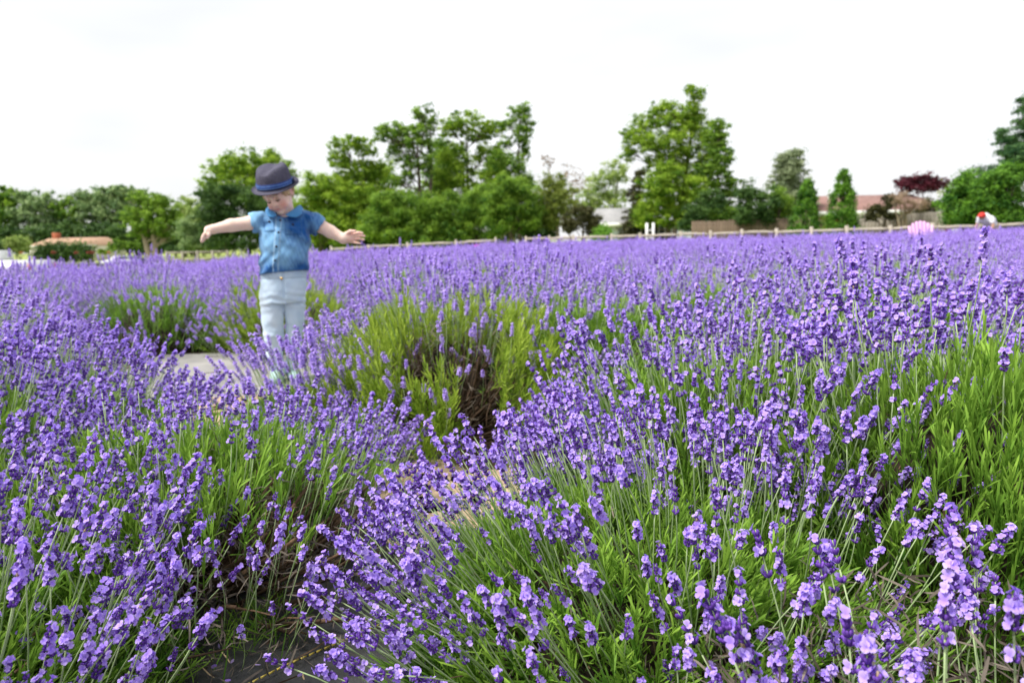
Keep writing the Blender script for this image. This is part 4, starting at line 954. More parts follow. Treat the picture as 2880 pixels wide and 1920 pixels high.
def hat():
    t = link('hat', None, child); t['label'] = 'grey felt trilby with striped blue band'
    hb = H(.004, -.010, .036); ax = hu * .90 + np.array([.16, 0, .10]) - hf * .06; ax /= np.linalg.norm(ax); fx = hf - ax * (hf @ ax); fx /= np.linalg.norm(fx); rx = np.cross(fx, ax); rx = rx if rx[0] > 0 else -rx
    HT = lambda x, f, u: hb + rx * x + fx * f + ax * u
    k = 48; th = np.arange(k) * 6.2832 / k; rows = []
    A, Bf = .087, .098                                   # head oval
    prof = [(1.0, .0), (.995, .02), (.975, .05), (.935, .070), (.895, .085), (.84, .096), (.74, .103), (.56, .104), (.3, .101), (.04, .100)]
    for (s, u) in prof:
        x, f = A * s * np.sin(th), Bf * s * np.cos(th)
        lift = .010 * (f / Bf) * -1 * (u > .05) * (u / .10)              # taller at the back
        dent = np.where(u > .095, -.014 * np.exp(-(x / .028) ** 2), 0)
        pinch = 1 - .16 * np.exp(-((f - .060) / .035) ** 2) * sstep(.05, .10, u)
        uu = u + lift + dent 
        rows.append(np.stack([HT(a * p_, b, c) for a, p_, b, c in zip(x, pinch, f, uu)]))
    V = np.concatenate(rows); n = len(prof); F = [(i * k + j, i * k + (j + 1) % k, (i + 1) * k + (j + 1) % k, (i + 1) * k + j) for i in range(n - 1) for j in range(k)]
    o = link('crown', np_mesh('crown', V, [np.array(F), np.array([[(n - 1) * k + j for j in range(k)]])], M['hat_felt'], smooth=True), t)
    md = o.modifiers.new('soft', 'SUBSURF'); md.levels = md.render_levels = 1
    rows = []
    for (s, dz) in ((.97, .006), (1.02, .001), (1.12, -.003), (1.24, -.004), (1.33, -.002), (1.345, .000), (1.335, -.005), (1.23, -.0085), (1.10, -.0075), (.97, -.003)):
        e = (s - 1) / .34
        x, f = A * s * np.sin(th), Bf * s * np.cos(th) * (1 - .04 * e)
        curl = np.clip(e, 0, 1) ** 1.3 * (.018 * sstep(.2, 1, -np.cos(th)) + .007 * np.abs(np.sin(th)) ** 2 - .006 * sstep(.3, 1, np.cos(th)))
        rows.append(np.stack([HT(a, b, dz + c) for a, b, c in zip(x, f, curl)]))
    V = np.concatenate(rows); n = len(rows); F = [(i * k + j, i * k + (j + 1) % k, ((i + 1) % n) * k + (j + 1) % k, ((i + 1) % n) * k + j) for i in range(n) for j in range(k)]
    link('brim', np_mesh('brim', V, np.array(F), M['hat_felt'], smooth=True), t)
    bd = None
    for (u0, u1, out, m) in ((.002, .010, .0024, 'band_dark'), (.0102, .0150, .0026, 'band_light'), (.0152, .0215, .0028, 'band_blue'), (.0217, .0265, .0026, 'band_light'), (.0267, .0320, .0022, 'band_blue')):
        rows = []
        for u, oo in ((u0, 0), (u0, out), (u1, out), (u1, 0)):
            s = np.interp(u, [p[1] for p in prof[:5]], [p[0] for p in prof[:5]]); rows.append(np.stack([HT((A * s + oo) * math.sin(q), (Bf * s + oo) * math.cos(q), u) for q in th]))
        V = np.concatenate(rows); F = [(i * k + j, i * k + (j + 1) % k, (i + 1) * k + (j + 1) % k, (i + 1) * k + j) for i in range(3) for j in range(k)]
        link('band_stripe', np_mesh('band_stripe', V, np.array(F), M[m], smooth=True), t)
    # bow at the side
    mb = MB(); q0 = math.pi * .5 + .25; s = .985
    for dq in (-.16, .16):
        P = [HT((A * s + e) * math.sin(q), (Bf * s + e) * math.cos(q), u) for q, u, e in ((q0, .010, .004), (q0 + dq, .004, .006), (q0 + dq * 1.15, .030, .006), (q0, .024, .004), (q0, .010, .009), (q0 + dq, .004, .011), (q0 + dq * 1.15, .030, .011), (q0, .024, .009))]
        mb.add(P, [(0, 1, 2, 3), (4, 7, 6, 5), (0, 4, 5, 1), (1, 5, 6, 2), (2, 6, 7, 3), (3, 7, 4, 0)])
    mb.obj('bow', [M['band_dark']], t)
hat()
#@@BACK
# ------------------------------------------------------------------ trees and shrubs behind the field
def leaf_mat(name, a, b, tr=.30): return mat(name, a, b, rough=.6, trans=tr, var=1, spec=.25)
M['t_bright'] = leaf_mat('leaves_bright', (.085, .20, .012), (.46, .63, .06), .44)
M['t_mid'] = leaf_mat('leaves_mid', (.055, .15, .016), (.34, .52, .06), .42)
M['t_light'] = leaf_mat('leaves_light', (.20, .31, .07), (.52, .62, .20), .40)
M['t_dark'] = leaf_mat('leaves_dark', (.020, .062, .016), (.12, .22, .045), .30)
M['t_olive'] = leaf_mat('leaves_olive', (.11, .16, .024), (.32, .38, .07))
M['t_conifer'] = leaf_mat('needles', (.030, .10, .036), (.15, .28, .085), .30)
M['t_conifer_pale'] = leaf_mat('needles_pale', (.19, .25, .13), (.44, .50, .30), .36)
M['t_arbor'] = leaf_mat('arborvitae', (.024, .10, .010), (.21, .43, .04), .34)
M['t_plum'] = leaf_mat('plum_leaves', (.045, .008, .016), (.16, .025, .045), .25)
M['t_haze'] = leaf_mat('leaves_haze', (.13, .23, .09), (.40, .52, .22), .38)  # distant foliage paled, haze put into the leaf colour
M['t_brown'] = leaf_mat('leaves_brown', (.030, .035, .012), (.10, .095, .03), .2)
M['t_tan'] = leaf_mat('dead_twigs', (.26, .18, .12), (.45, .33, .24), .1)
LEAFQ = np.array([(-.5, 0, 0), (0, -.18, .32), (.5, 0, 0), (0, .18, -.32)]) * 1.0
LEAFQ = np.array([(-.5, .0, .0), (-.1, .0, -.30), (.5, .0, .0), (.1, .06, .30)])

def leaves_in(mb, rng, clumps, n_each, size, flat=.6, up=.5, shade=None):
    """clumps: (K,4) centre+radius; leaf quads gathered near the outside of each clump"""
    K = len(clumps); c = np.repeat(clumps[:, :3], n_each, 0); r = np.repeat(clumps[:, 3], n_each); n = len(c)
    D = rng.normal(0, 1, (n, 3)); D /= np.linalg.norm(D, axis=1, keepdims=True); rad = r * np.abs(rng.normal(.72, .46, n))
    pos = c + D * rad[:, None] * np.array([1, 1, flat])
    nr = D * .7 + np.array([0, 0, up]) + rng.normal(0, .55, (n, 3))
    Bm = basis(nr, rng=rng)[:, :, [0, 2, 1]] * (size * rng.uniform(.6, 1.35, n))[:, None, None]
    v = np.clip(.40 + .22 * D[:, 2] + rng.normal(0, .20, n) + np.repeat(rng.normal(0, .22, K), n_each), 0, 1)  # leaf tone lighter on clump tops, darker beneath: painted light plus random variation
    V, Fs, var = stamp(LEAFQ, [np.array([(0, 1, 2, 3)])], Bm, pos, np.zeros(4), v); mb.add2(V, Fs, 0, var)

def limb(mb, rng, a, b, r0, r1, k=7, n=6, wig=.03):
    a, b = np.asarray(a, float), np.asarray(b, float); t = np.linspace(0, 1, n)[:, None]; L = np.linalg.norm(b - a)
    P = a + (b - a) * t + np.sin(t * math.pi) * rng.normal(0, wig * L, 3) + np.concatenate([[np.zeros(3)], rng.normal(0, wig * .3 * L, (n - 2, 3)), [np.zeros(3)]]); mb.tube(P, np.linspace(r0, r1, n), k, 0, .5); return P

def lobe_tree(name, label, Y, base_px, lobes, m, seed, cover=3.2, leaf=None, clump=.34, trunk_px=9, bark='bark', cat='tree', group=None, flat=.65, depth=.8, open_=0.0, stems=1, spread=0.0):
    """lobes: (cx, cy, rx, ry) of the crown as seen, in photo pixels, placed at depth Y with real thickness"""
    rng = np.random.default_rng(seed); ppm = FPX / Y; B = at(*base_px, Y); B[2] = float(gz(B[0], B[1])) - .05
    t = thing(name, label, cat, tuple(B), 0, group); leaf = leaf or max(5.6 / ppm, .10)
    mb = MB(); tb = MB(); tips = []
    for (cx, cy, rx, ry) in lobes:
        if Y < 75 and cat == 'tree': rx, ry = rx * 1.22, ry * 1.16
        c = at(cx, cy, Y) - B; a, h = rx / ppm, ry / ppm; dp = depth * math.sqrt(a * h)
        r = clump * min(a, h) * .68 + .08; K = max(8, int(3.2 * a * h / (r * r)) + 3)
        D = rng.normal(0, 1, (K, 3)); D /= np.linalg.norm(D, axis=1, keepdims=True); q = rng.uniform(.05, 1, K) ** .42 * rng.uniform(.8, 1.22, K)
        off = rng.normal(0, .35) * dp
        C = c + D * q[:, None] * np.array([max(a - r * .7, .05), dp, max(h - r * .6, .05)]) + np.array([0, off, 0])
        if open_: C = C[rng.random(K) > open_]
        K = len(C)
        if K == 0: continue
        n_each = max(6, int(cover * 1.5 * math.pi * a * h * (1 + .5 * depth) / (leaf * leaf * .32) / K))
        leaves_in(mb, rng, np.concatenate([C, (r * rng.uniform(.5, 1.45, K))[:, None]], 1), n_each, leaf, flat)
        tips.append((c, C, a, h))
    tr = trunk_px / ppm / 2
    top = max(tips, key=lambda q: q[0][2])[0]
    for s in range(stems):
        b0 = np.array([(s - (stems - 1) / 2) * spread, rng.normal(0, .1), 0]); main = limb(tb, rng, b0, np.array([top[0] + (s - (stems - 1) / 2) * spread * 2, top[1], top[2] * .92]), tr * 1.15, tr * .25, 8, 9, .012)
        for (c, C, a, h) in tips:
            i = int(np.argmin(np.abs(main[:, 2] - max(.12 * top[2], c[2] - 1.1 * h - .25 * abs(c[0] - main[4, 0]))))); i = min(i, len(main) - 2)
            P = limb(tb, rng, main[i], c + (0, 0, -.1 * h), tr * .40 * (1 - .06 * i), tr * .10, 6, 6, .05)
            for e in C[rng.permutation(len(C))[:6]]: limb(tb, rng, P[rng.integers(2, 5)], e, tr * .16, tr * .04, 4, 4, .06)
    tb.obj('trunk', [M[bark]], t, True, kind='stuff'); mb.obj('crown', [M[m]], t, kind='stuff')
    return t

def cone_tree(name, label, Y, base_px, top_px, half_px, m, seed, n=5000, dense=True, shape=1.0, leaf=None, tiers=0, trunk_px=8, bark='bark', cat='tree', group=None, low=0.0, droop=.25):
    """arborvitae (dense teardrop) or tiered conifer"""
    rng = np.random.default_rng(seed); ppm = FPX / Y; B = at(*base_px, Y); B[2] = float(gz(B[0], B[1])) - .05; T = at(*top_px, Y) - B; Hh, Rr = T[2], half_px / ppm
    t = thing(name, label, cat, tuple(B), 0, group); leaf = leaf or 5.6 / ppm; mb = MB(); tb = MB()
    limb(tb, rng, (0, 0, 0), (T[0], 0, Hh * .96), trunk_px / ppm / 2, .02, 8, 8, .004)
    if tiers == 0:
        prof = lambda z: np.clip(np.minimum((z + .04) / .22, 1) ** .6, 0, 1) * np.clip(1 - z, 0, 1) ** shape
        K = 130; z = rng.uniform(.02 + low, .97, K) ** 1.05; th = rng.uniform(0, 6.283, K); rr = Rr * prof(z) * rng.uniform(.72, 1.02, K)
        C = np.stack([T[0] * z + rr * np.cos(th), rr * np.sin(th), Hh * z], -1); leaves_in(mb, rng, np.concatenate([C, (Rr * .24 * (1.15 - .6 * z))[:, None]], 1), max(8, n // K), leaf, 1.2, .35)
    else:
        for i in range(tiers):
            z = low + (1 - low) * (i + rng.uniform(-.2, .2)) / tiers; L0 = Rr * (1 - z) ** shape * (1 if dense else rng.uniform(.6, 1.25)) + .06 * Rr; nb = int(rng.integers(5, 9))
            for j in range(nb):
                a = rng.uniform(0, 6.283); L = L0 * rng.uniform(.65, 1.15); p0 = np.array([T[0] * z, 0, Hh * z]); e = p0 + np.array([math.cos(a) * L, math.sin(a) * L, -droop * L + .1 * L * rng.normal()])
                P = limb(tb, rng, p0, e, trunk_px / ppm * .12, .008, 4, 5, .03); k = max(2, int(L / (.16 * Rr)))
                tt = np.linspace(.25, 1, k); C = p0 + (e - p0) * tt[:, None] + rng.normal(0, .03 * Rr, (k, 3))
                leaves_in(mb, rng, np.concatenate([C, (Rr * .21 * (1.15 - .5 * tt))[:, None]], 1), max(6, int(n / (tiers * nb * k))), leaf, .42, .8)
    tb.obj('trunk', [M[bark]], t, True); mb.obj('crown', [M[m]], t, kind='stuff')
    return t

G1 = 'trees beyond the rail fence'; G2 = 'trees far across the meadow'
lobe_tree('broadleaf_tree', 'green tree filling the gap left of the slender double-stemmed one', 66, (1050, 690), [(1060, 500, 60, 50), (1000, 540, 60, 50), (1080, 580, 70, 50), (1040, 620, 80, 50)], 't_bright', 191, 2.4, open_=.1, group=G1)
lobe_tree('broadleaf_tree', 'green tree filling the gap right of the slender double-stemmed one', 66, (1250, 690), [(1250, 440, 50, 50), (1240, 510, 56, 50), (1210, 570, 60, 50), (1270, 600, 60, 50)], 't_mid', 192, 2.3, open_=.12, group=G1)
lobe_tree('broadleaf_tree', 'green tree half hidden behind the narrow upright spire', 66, (1420, 685), [(1400, 470, 50, 46), (1440, 530, 60, 50), (1390, 560, 60, 50)], 't_mid', 193, 2.3, open_=.12, group=G1)
# middle group, left to right
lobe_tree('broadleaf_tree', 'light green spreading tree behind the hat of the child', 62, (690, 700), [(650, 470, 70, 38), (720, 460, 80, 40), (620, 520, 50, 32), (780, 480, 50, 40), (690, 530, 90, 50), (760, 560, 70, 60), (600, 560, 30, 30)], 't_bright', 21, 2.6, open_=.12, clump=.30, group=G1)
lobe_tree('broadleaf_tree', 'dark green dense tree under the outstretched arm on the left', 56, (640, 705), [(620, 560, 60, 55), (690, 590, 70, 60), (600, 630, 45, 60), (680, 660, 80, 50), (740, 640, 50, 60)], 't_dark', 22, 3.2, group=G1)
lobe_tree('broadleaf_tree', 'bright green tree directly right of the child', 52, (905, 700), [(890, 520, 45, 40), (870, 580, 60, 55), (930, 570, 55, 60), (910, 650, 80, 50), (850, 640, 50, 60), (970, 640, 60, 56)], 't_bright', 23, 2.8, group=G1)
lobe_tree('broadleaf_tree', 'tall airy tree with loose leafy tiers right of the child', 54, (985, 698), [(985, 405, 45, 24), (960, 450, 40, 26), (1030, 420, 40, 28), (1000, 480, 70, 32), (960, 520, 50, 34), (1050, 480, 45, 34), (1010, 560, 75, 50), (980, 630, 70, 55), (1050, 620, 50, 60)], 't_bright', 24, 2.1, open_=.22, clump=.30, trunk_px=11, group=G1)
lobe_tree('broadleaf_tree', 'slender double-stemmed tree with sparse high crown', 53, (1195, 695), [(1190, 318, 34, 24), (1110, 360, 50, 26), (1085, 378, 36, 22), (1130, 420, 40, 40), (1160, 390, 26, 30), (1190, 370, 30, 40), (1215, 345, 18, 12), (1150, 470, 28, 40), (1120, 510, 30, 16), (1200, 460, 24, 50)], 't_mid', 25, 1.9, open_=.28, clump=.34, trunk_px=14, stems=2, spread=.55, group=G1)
lobe_tree('broadleaf_tree', 'dense rounded tree filling the foot of the tall trees', 49, (1130, 700), [(1090, 575, 60, 44), (1160, 600, 80, 60), (1080, 640, 70, 50), (1180, 665, 80, 40), (1220, 610, 50, 60)], 't_mid', 26, 3.4, group=G1)
lobe_tree('broadleaf_tree', 'tall leafy tree with arching open crown in the middle of the group', 55, (1330, 690), [(1310, 345, 60, 28), (1270, 370, 36, 26), (1380, 360, 40, 26), (1350, 380, 40, 24), (1280, 440, 50, 46), (1300, 500, 56, 44), (1240, 520, 40, 50), (1370, 430, 40, 40), (1330, 560, 70, 46), (1400, 500, 40, 46)], 't_bright', 27, 2.1, open_=.22, clump=.31, trunk_px=13, group=G1)
lobe_tree('broadleaf_tree', 'narrow upright tree whose spire tops the group on its right', 54, (1465, 680), [(1462, 315, 32, 26), (1480, 345, 24, 26), (1430, 350, 24, 16), (1470, 380, 32, 26), (1420, 400, 20, 18), (1475, 430, 18, 36), (1440, 470, 34, 30), (1400, 450, 26, 30), (1475, 500, 26, 22)], 't_mid', 28, 1.9, open_=.22, clump=.36, trunk_px=10, group=G1)
lobe_tree('broadleaf_tree', 'full dark crowned tree left of the opening in the rail fence', 50, (1320, 690), [(1290, 590, 70, 56), (1370, 570, 60, 56), (1350, 640, 90, 46), (1270, 655, 60, 40)], 't_mid', 29, 3.4, group=G1)
lobe_tree('broadleaf_tree', 'broad bright green tree above the opening in the rail fence', 48, (1440, 680), [(1420, 540, 60, 46), (1470, 560, 50, 60), (1440, 610, 76, 46), (1400, 600, 46, 50), (1490, 620, 34, 30)], 't_mid', 30, 3.2, group=G1)
lobe_tree('broadleaf_tree', 'olive brown thin leaved tree left of the white house', 50, (1576, 670), [(1560, 520, 40, 36), (1530, 570, 46, 40), (1590, 560, 40, 46), (1560, 610, 60, 36), (1510, 610, 30, 30)], 't_olive', 31, 2.6, open_=.1, trunk_px=8, bark='bark_pale', group=G1)
lobe_tree('bare_tree', 'nearly leafless grey tree above the olive tree', 58, (1612, 660), [(1600, 480, 30, 34), (1630, 520, 26, 40), (1540, 450, 20, 24)], 't_tan', 32, .10, open_=.3, trunk_px=5, bark='bark_pale', group=G1)
lobe_tree('round_shrub', 'dark brown-green weeping shrub left of the white house', 40, (1640, 668), [(1640, 610, 48, 40), (1600, 630, 30, 36), (1670, 635, 30, 34)], 't_brown', 33, 3.4, cat='shrub')
lobe_tree('broadleaf_tree', 'pale yellow-green open tree behind the white house', 70, (1700, 640), [(1690, 510, 44, 34), (1740, 480, 36, 36), (1660, 560, 46, 36), (1720, 560, 50, 40), (1650, 590, 40, 20)], 't_light', 34, 1.5, open_=.25, clump=.33, group=G1)
cone_tree('conifer_tree', 'dark brownish conifer right of the white house roof', 46, (1785, 650), (1800, 470), 58, 't_brown', 35, 14000, tiers=13, low=.08, shape=.8, droop=.3, group=G1)
lobe_tree('broadleaf_tree', 'tallest tree of the picture, light crown with a leaning top tuft', 50, (1890, 655), [(1955, 262, 30, 24), (1945, 320, 36, 40), (1870, 310, 44, 30), (1820, 345, 40, 30), (1900, 350, 50, 34), (1780, 385, 40, 26), (1960, 340, 36, 34), (1840, 410, 60, 40), (1920, 410, 56, 44), (1770, 430, 26, 24), (1870, 470, 60, 46), (1950, 480, 50, 40), (1990, 390, 36, 40), (2000, 450, 36, 40)], 't_bright', 36, 2.2, open_=.16, clump=.30, trunk_px=18, group=G1)
lobe_tree('broadleaf_tree', 'brilliant green low crowned tree in front of the tallest tree', 44, (1880, 655), [(1880, 480, 40, 32), (1850, 530, 50, 44), (1900, 560, 56, 50), (1830, 590, 40, 44), (1880, 615, 60, 30), (1940, 530, 36, 40), (1820, 625, 30, 18)], 't_bright', 37, 3.2, trunk_px=16, group=G1)
lobe_tree('pine_tree', 'ragged pine with horizontal tiers right of the tallest tree', 46, (2025, 650), [(2024, 355, 26, 26), (2014, 395, 40, 32), (2030, 440, 40, 28), (2010, 475, 56, 28), (2030, 510, 60, 22), (2000, 545, 66, 34), (2070, 545, 46, 12), (1985, 590, 70, 36), (2030, 600, 60, 34)], 't_mid', 38, 2.8, open_=.06, clump=.36, trunk_px=11, group=G1, flat=.4)
lobe_tree('round_shrub', 'dark shrub at the foot of the ragged pine', 42, (1960, 655), [(1960, 600, 50, 40), (2000, 570, 46, 40), (1930, 630, 30, 24)], 't_dark', 39, 3.2, cat='shrub')
lobe_tree('round_shrub', 'dark green spreading shrub left of the paired spruces', 36, (2120, 652), [(2100, 540, 40, 34), (2140, 570, 50, 50), (2090, 600, 36, 40), (2150, 620, 40, 24)], 't_dark', 40, 3.0, open_=.08, cat='shrub')
cone_tree('spruce_tree', 'left of the two pale spruces with thin drooping boughs', 44, (2205, 650), (2203, 430), 84, 't_conifer_pale', 41, 17000, tiers=22, low=.1, shape=.85, droop=.05, group=G1)
cone_tree('spruce_tree', 'right and taller of the two pale spruces', 45, (2236, 650), (2236, 416), 88, 't_conifer_pale', 42, 17000, tiers=22, low=.1, shape=.85, droop=.05, group=G1)
lobe_tree('round_shrub', 'grey-green shrub under the paired spruces', 36, (2190, 650), [(2190, 560, 50, 40), (2180, 610, 50, 36), (2220, 590, 36, 44)], 't_mid', 43, 2.6, cat='shrub')
cone_tree('arborvitae', 'dark arborvitae touching the right side of the pale spruces', 33, (2262, 648), (2272, 505), 46, 't_arbor', 44, 12000, shape=.55)
cone_tree('arborvitae', 'freestanding cone shaped arborvitae in front of the brick house', 31, (2366, 642), (2374, 474), 56, 't_arbor', 45, 16000, shape=.72)
lobe_tree('round_shrub', 'olive shrub against the grey board fence', 31, (2475, 630), [(2470, 590, 34, 26), (2450, 608, 26, 18), (2500, 565, 30, 24), (2500, 605, 24, 16)], 't_brown', 46, 3.2, cat='shrub')
lobe_tree('bare_shrub', 'tan leafless shrub with spreading twigs before the brick house', 30.5, (2560, 620), [(2530, 560, 40, 24), (2580, 575, 36, 22), (2550, 590, 30, 16)], 't_tan', 47, .8, leaf=.05, trunk_px=9, bark='bark_pale', cat='shrub', stems=3, spread=.12)
lobe_tree('round_shrub', 'small green shrub right of the tan leafless one', 31, (2610, 625), [(2610, 575, 26, 20), (2590, 595, 26, 16), (2620, 600, 24, 18)], 't_brown', 48, 2.6, cat='shrub')
lobe_tree('plum_tree', 'dark red-leaved ornamental tree rising behind the brick house', 48, (2595, 560), [(2562, 512, 40, 18), (2600, 508, 46, 20), (2640, 518, 32, 18), (2585, 528, 56, 16), (2545, 518, 26, 10)], 't_plum', 49, 2.8, open_=.08, trunk_px=5)
lobe_tree('evergreen_tree', 'rounded bright evergreen left of the large one at the right edge', 27, (2715, 632), [(2720, 510, 36, 36), (2700, 560, 50, 46), (2740, 540, 40, 50), (2720, 600, 60, 44), (2680, 605, 30, 36), (2740, 620, 50, 30)], 't_arbor', 50, 3.6, trunk_px=14)
lobe_tree('evergreen_tree', 'large bushy evergreen at the right edge behind the bending person', 26, (2830, 630), [(2800, 500, 46, 32), (2850, 490, 46, 40), (2790, 560, 60, 50), (2860, 570, 60, 60), (2820, 612, 70, 34), (2760, 595, 36, 40), (2880, 620, 60, 36)], 't_arbor', 51, 3.8, trunk_px=16)
lobe_tree('conifer_tree', 'tall dark conifer cut off by the right edge', 30, (2900, 635), [(2915, 275, 40, 40), (2895, 330, 44, 40), (2880, 385, 56, 40), (2865, 440, 70, 36), (2850, 480, 80, 34), (2900, 430, 70, 60)], 't_conifer', 52, 3.0, open_=.06, trunk_px=14, flat=.45)
# hedge-like background so that no bare horizon shows between the trunks
for i, (x, y, rx, ry, mm) in enumerate([(560, 655, 60, 50, 't_haze'), (820, 645, 80, 60, 't_dark'), (960, 660, 90, 46, 't_dark'), (1100, 660, 90, 46, 't_dark'), (1230, 645, 70, 45, 't_dark'), (1510, 635, 60, 46, 't_dark'), (1750, 625, 60, 40, 't_dark'), (1990, 620, 70, 40, 't_dark'), (2100, 620, 60, 40, 't_dark')]):
    lobe_tree('hedge_shrub', ('leafy shrub behind the hand on the left', 'leafy shrub behind the shoulder of the child', 'dark shrub below the airy tree', 'dark shrub between the tall trunks, left one', 'dark shrub between the tall trunks, right one', 'green shrub left of the olive tree', 'dark shrub behind the white house', 'dark shrub behind the ragged pine', 'dark shrub behind the spreading one')[i], 60, (x, 692 - .018 * (x - 560)), [(x - rx * .5, y, rx * .75, ry), (x + rx * .5, y + 4, rx * .75, ry * .95), (x, y + ry * .5, rx * 1.1, ry * .6)], mm, 80 + i, 4.6, cat='shrub', trunk_px=4)
# far left wood across the meadow
for i, (x, lob, mm, lab) in enumerate([
    (10, [(-20, 580, 50, 60), (10, 560, 40, 40), (20, 630, 60, 60), (-10, 680, 70, 40)], 't_mid', 'dark tree cut off by the left edge'),
    (110, [(70, 555, 30, 24), (120, 575, 60, 40), (80, 610, 60, 46), (140, 630, 60, 50), (100, 670, 80, 40)], 't_haze', 'pale green tree behind the house with the chimney'),
    (190, [(190, 590, 50, 40), (180, 640, 60, 50), (210, 670, 60, 40)], 't_mid', 'mid green tree above the ridge of the tan roof'),
    (270, [(240, 565, 50, 36), (300, 555, 60, 34), (330, 540, 50, 26), (260, 610, 70, 50), (330, 600, 60, 60), (280, 670, 70, 46)], 't_haze', 'largest rounded tree of the far left wood'),
    (360, [(380, 550, 40, 26), (350, 590, 40, 40)], 't_haze', 'dark crown peeping over the round meadow tree'),
    (520, [(520, 590, 50, 40), (550, 620, 40, 40), (500, 640, 50, 40), (540, 660, 60, 36)], 't_light', 'pale tree between the round meadow tree and the hand')]):
    lobe_tree('broadleaf_tree', lab, 190, (x, 706), lob, mm, 60 + i, 3.0, trunk_px=7, group=G2, leaf=.75)
lobe_tree('broadleaf_tree', 'round green tree with bare lower trunk standing in the meadow', 120, (432, 714), [(400, 570, 50, 36), (450, 580, 50, 40), (380, 610, 44, 36), (430, 620, 70, 40), (480, 625, 40, 36), (400, 655, 50, 22), (470, 660, 40, 18)], 't_mid', 70, 3.2, trunk_px=16, stems=2, spread=.9, bark='bark_pale', group=G2)
for i, (x, y, rx, ry, mm, lab) in enumerate([(50, 685, 34, 30, 't_light', 'pale round shrub left of the tan roofed house'), (5, 695, 30, 24, 't_dark', 'dark shrub at the far left edge'), (350, 690, 44, 22, 't_mid', 'green shrub behind the parked cars'), (290, 706, 16, 8, 't_bright', 'low bright shrub beside the parked cars'), (560, 695, 30, 16, 't_bright', 'bright low shrub below the hand on the left'), (500, 700, 34, 14, 't_dark', 'dark shrub right of the round meadow tree')]):
    lobe_tree('round_shrub', lab, 110, (x, 714), [(x - rx * .4, y, rx * .7, ry), (x + rx * .35, y + 3, rx * .7, ry * .85)], mm, 110 + i, 3.0, cat='shrub', trunk_px=3)

for i, (x, y, rx, ry, lab) in enumerate([(60, 670, 90, 40, 'dark thicket behind the left end of the tan roof'), (230, 660, 110, 46, 'dark thicket behind the right end of the tan roof'), (400, 670, 110, 40, 'dark thicket behind the round meadow tree'), (560, 672, 90, 40, 'dark thicket left of the child')]):
    lobe_tree('hedge_shrub', lab, 180, (x, 708), [(x - rx * .5, y, rx * .7, ry), (x + rx * .5, y + 4, rx * .7, ry), (x, y + 14, rx, ry * .8)], 't_dark', 160 + i, 4.6, cat='shrub', trunk_px=3, leaf=.75)
# clipped hedge before the tan roofed house
def hedge(name, label, Y, x0, x1, ytop, ybot, m, seed):
    rng = np.random.default_rng(seed); ppm = FPX / Y; B = at((x0 + x1) / 2, ybot, Y); B[2] = float(gz(B[0], B[1])) - .05; t = thing(name, label, 'hedge', tuple(B)); mb = MB(); tb = MB(); n = 60
    hw0 = (x1 - x0) / 2 / ppm; Ht = at((x0 + x1) / 2, ytop, Y)[2] - B[2]; hw = max(hw0 - Ht * .25, .1)
    C = np.stack([rng.uniform(-hw, hw, n), rng.uniform(-.8, .8, n), Ht * rng.uniform(.25, .85, n)], -1); leaves_in(mb, rng, np.concatenate([C, np.full((n, 1), Ht * .28)], 1), 90, 7 / ppm, 1.0)
    for x in np.linspace(-hw * .9, hw * .9, 12): limb(tb, rng, (x, 0, 0), (x + .1, 0, Ht * .6), .08, .04, 5, 4)
    tb.obj('trunks', [M['bark']], t, kind='stuff'); mb.obj('foliage', [M[m]], t, kind='stuff')
hedge('clipped_hedge', 'long dark clipped hedge before the tan roofed house', 128, 95, 280, 681, 711, 't_dark', 130)
hedge('clipped_hedge', 'small box hedge beside the white house wall', 38, 1676, 1716, 640, 664, 't_arbor', 131)

# ------------------------------------------------------------------ buildings
M['white_wall'] = mat('white_siding', (.58, .66, .66), (.72, .78, .78), rough=.7, noise=2)
M['cream_wall'] = mat('cream_wall', (.62, .58, .48), (.74, .70, .60), rough=.8, noise=2)
M['brick'] = mat('brick_wall', (.26, .07, .035), (.38, .12, .06), rough=.9, noise=9)
M['roof_tan'] = mat('tan_roof', (.36, .225, .15), (.46, .30, .20), rough=.9, noise=3)
M['roof_grey'] = mat('grey_roof', (.27, .27, .275), (.38, .375, .375), rough=.9, noise=3)
M['roof_red'] = mat('russet_roof', (.21, .115, .10), (.31, .19, .165), rough=.9, noise=3)
M['roof_blue'] = mat('blue_grey_roof', (.33, .40, .44), (.45, .52, .55), rough=.8, noise=3)
M['white_paint'] = mat('white_paint', (.74, .74, .72), (.82, .82, .80), rough=.6, noise=5)
M['pane'] = mat('window_glass', (.02, .035, .04), (.04, .06, .065), rough=.12, noise=2, spec=.6)
M['rail_wood'] = mat('weathered_rail', (.34, .30, .245), (.50, .445, .37), rough=.9, noise=6)
M['board_grey'] = mat('grey_board', (.21, .19, .155), (.33, .30, .25), rough=.92, noise=5, orand=.14)
M['board_brown'] = mat('brown_board', (.12, .085, .06), (.21, .155, .11), rough=.92, noise=5, orand=.14)
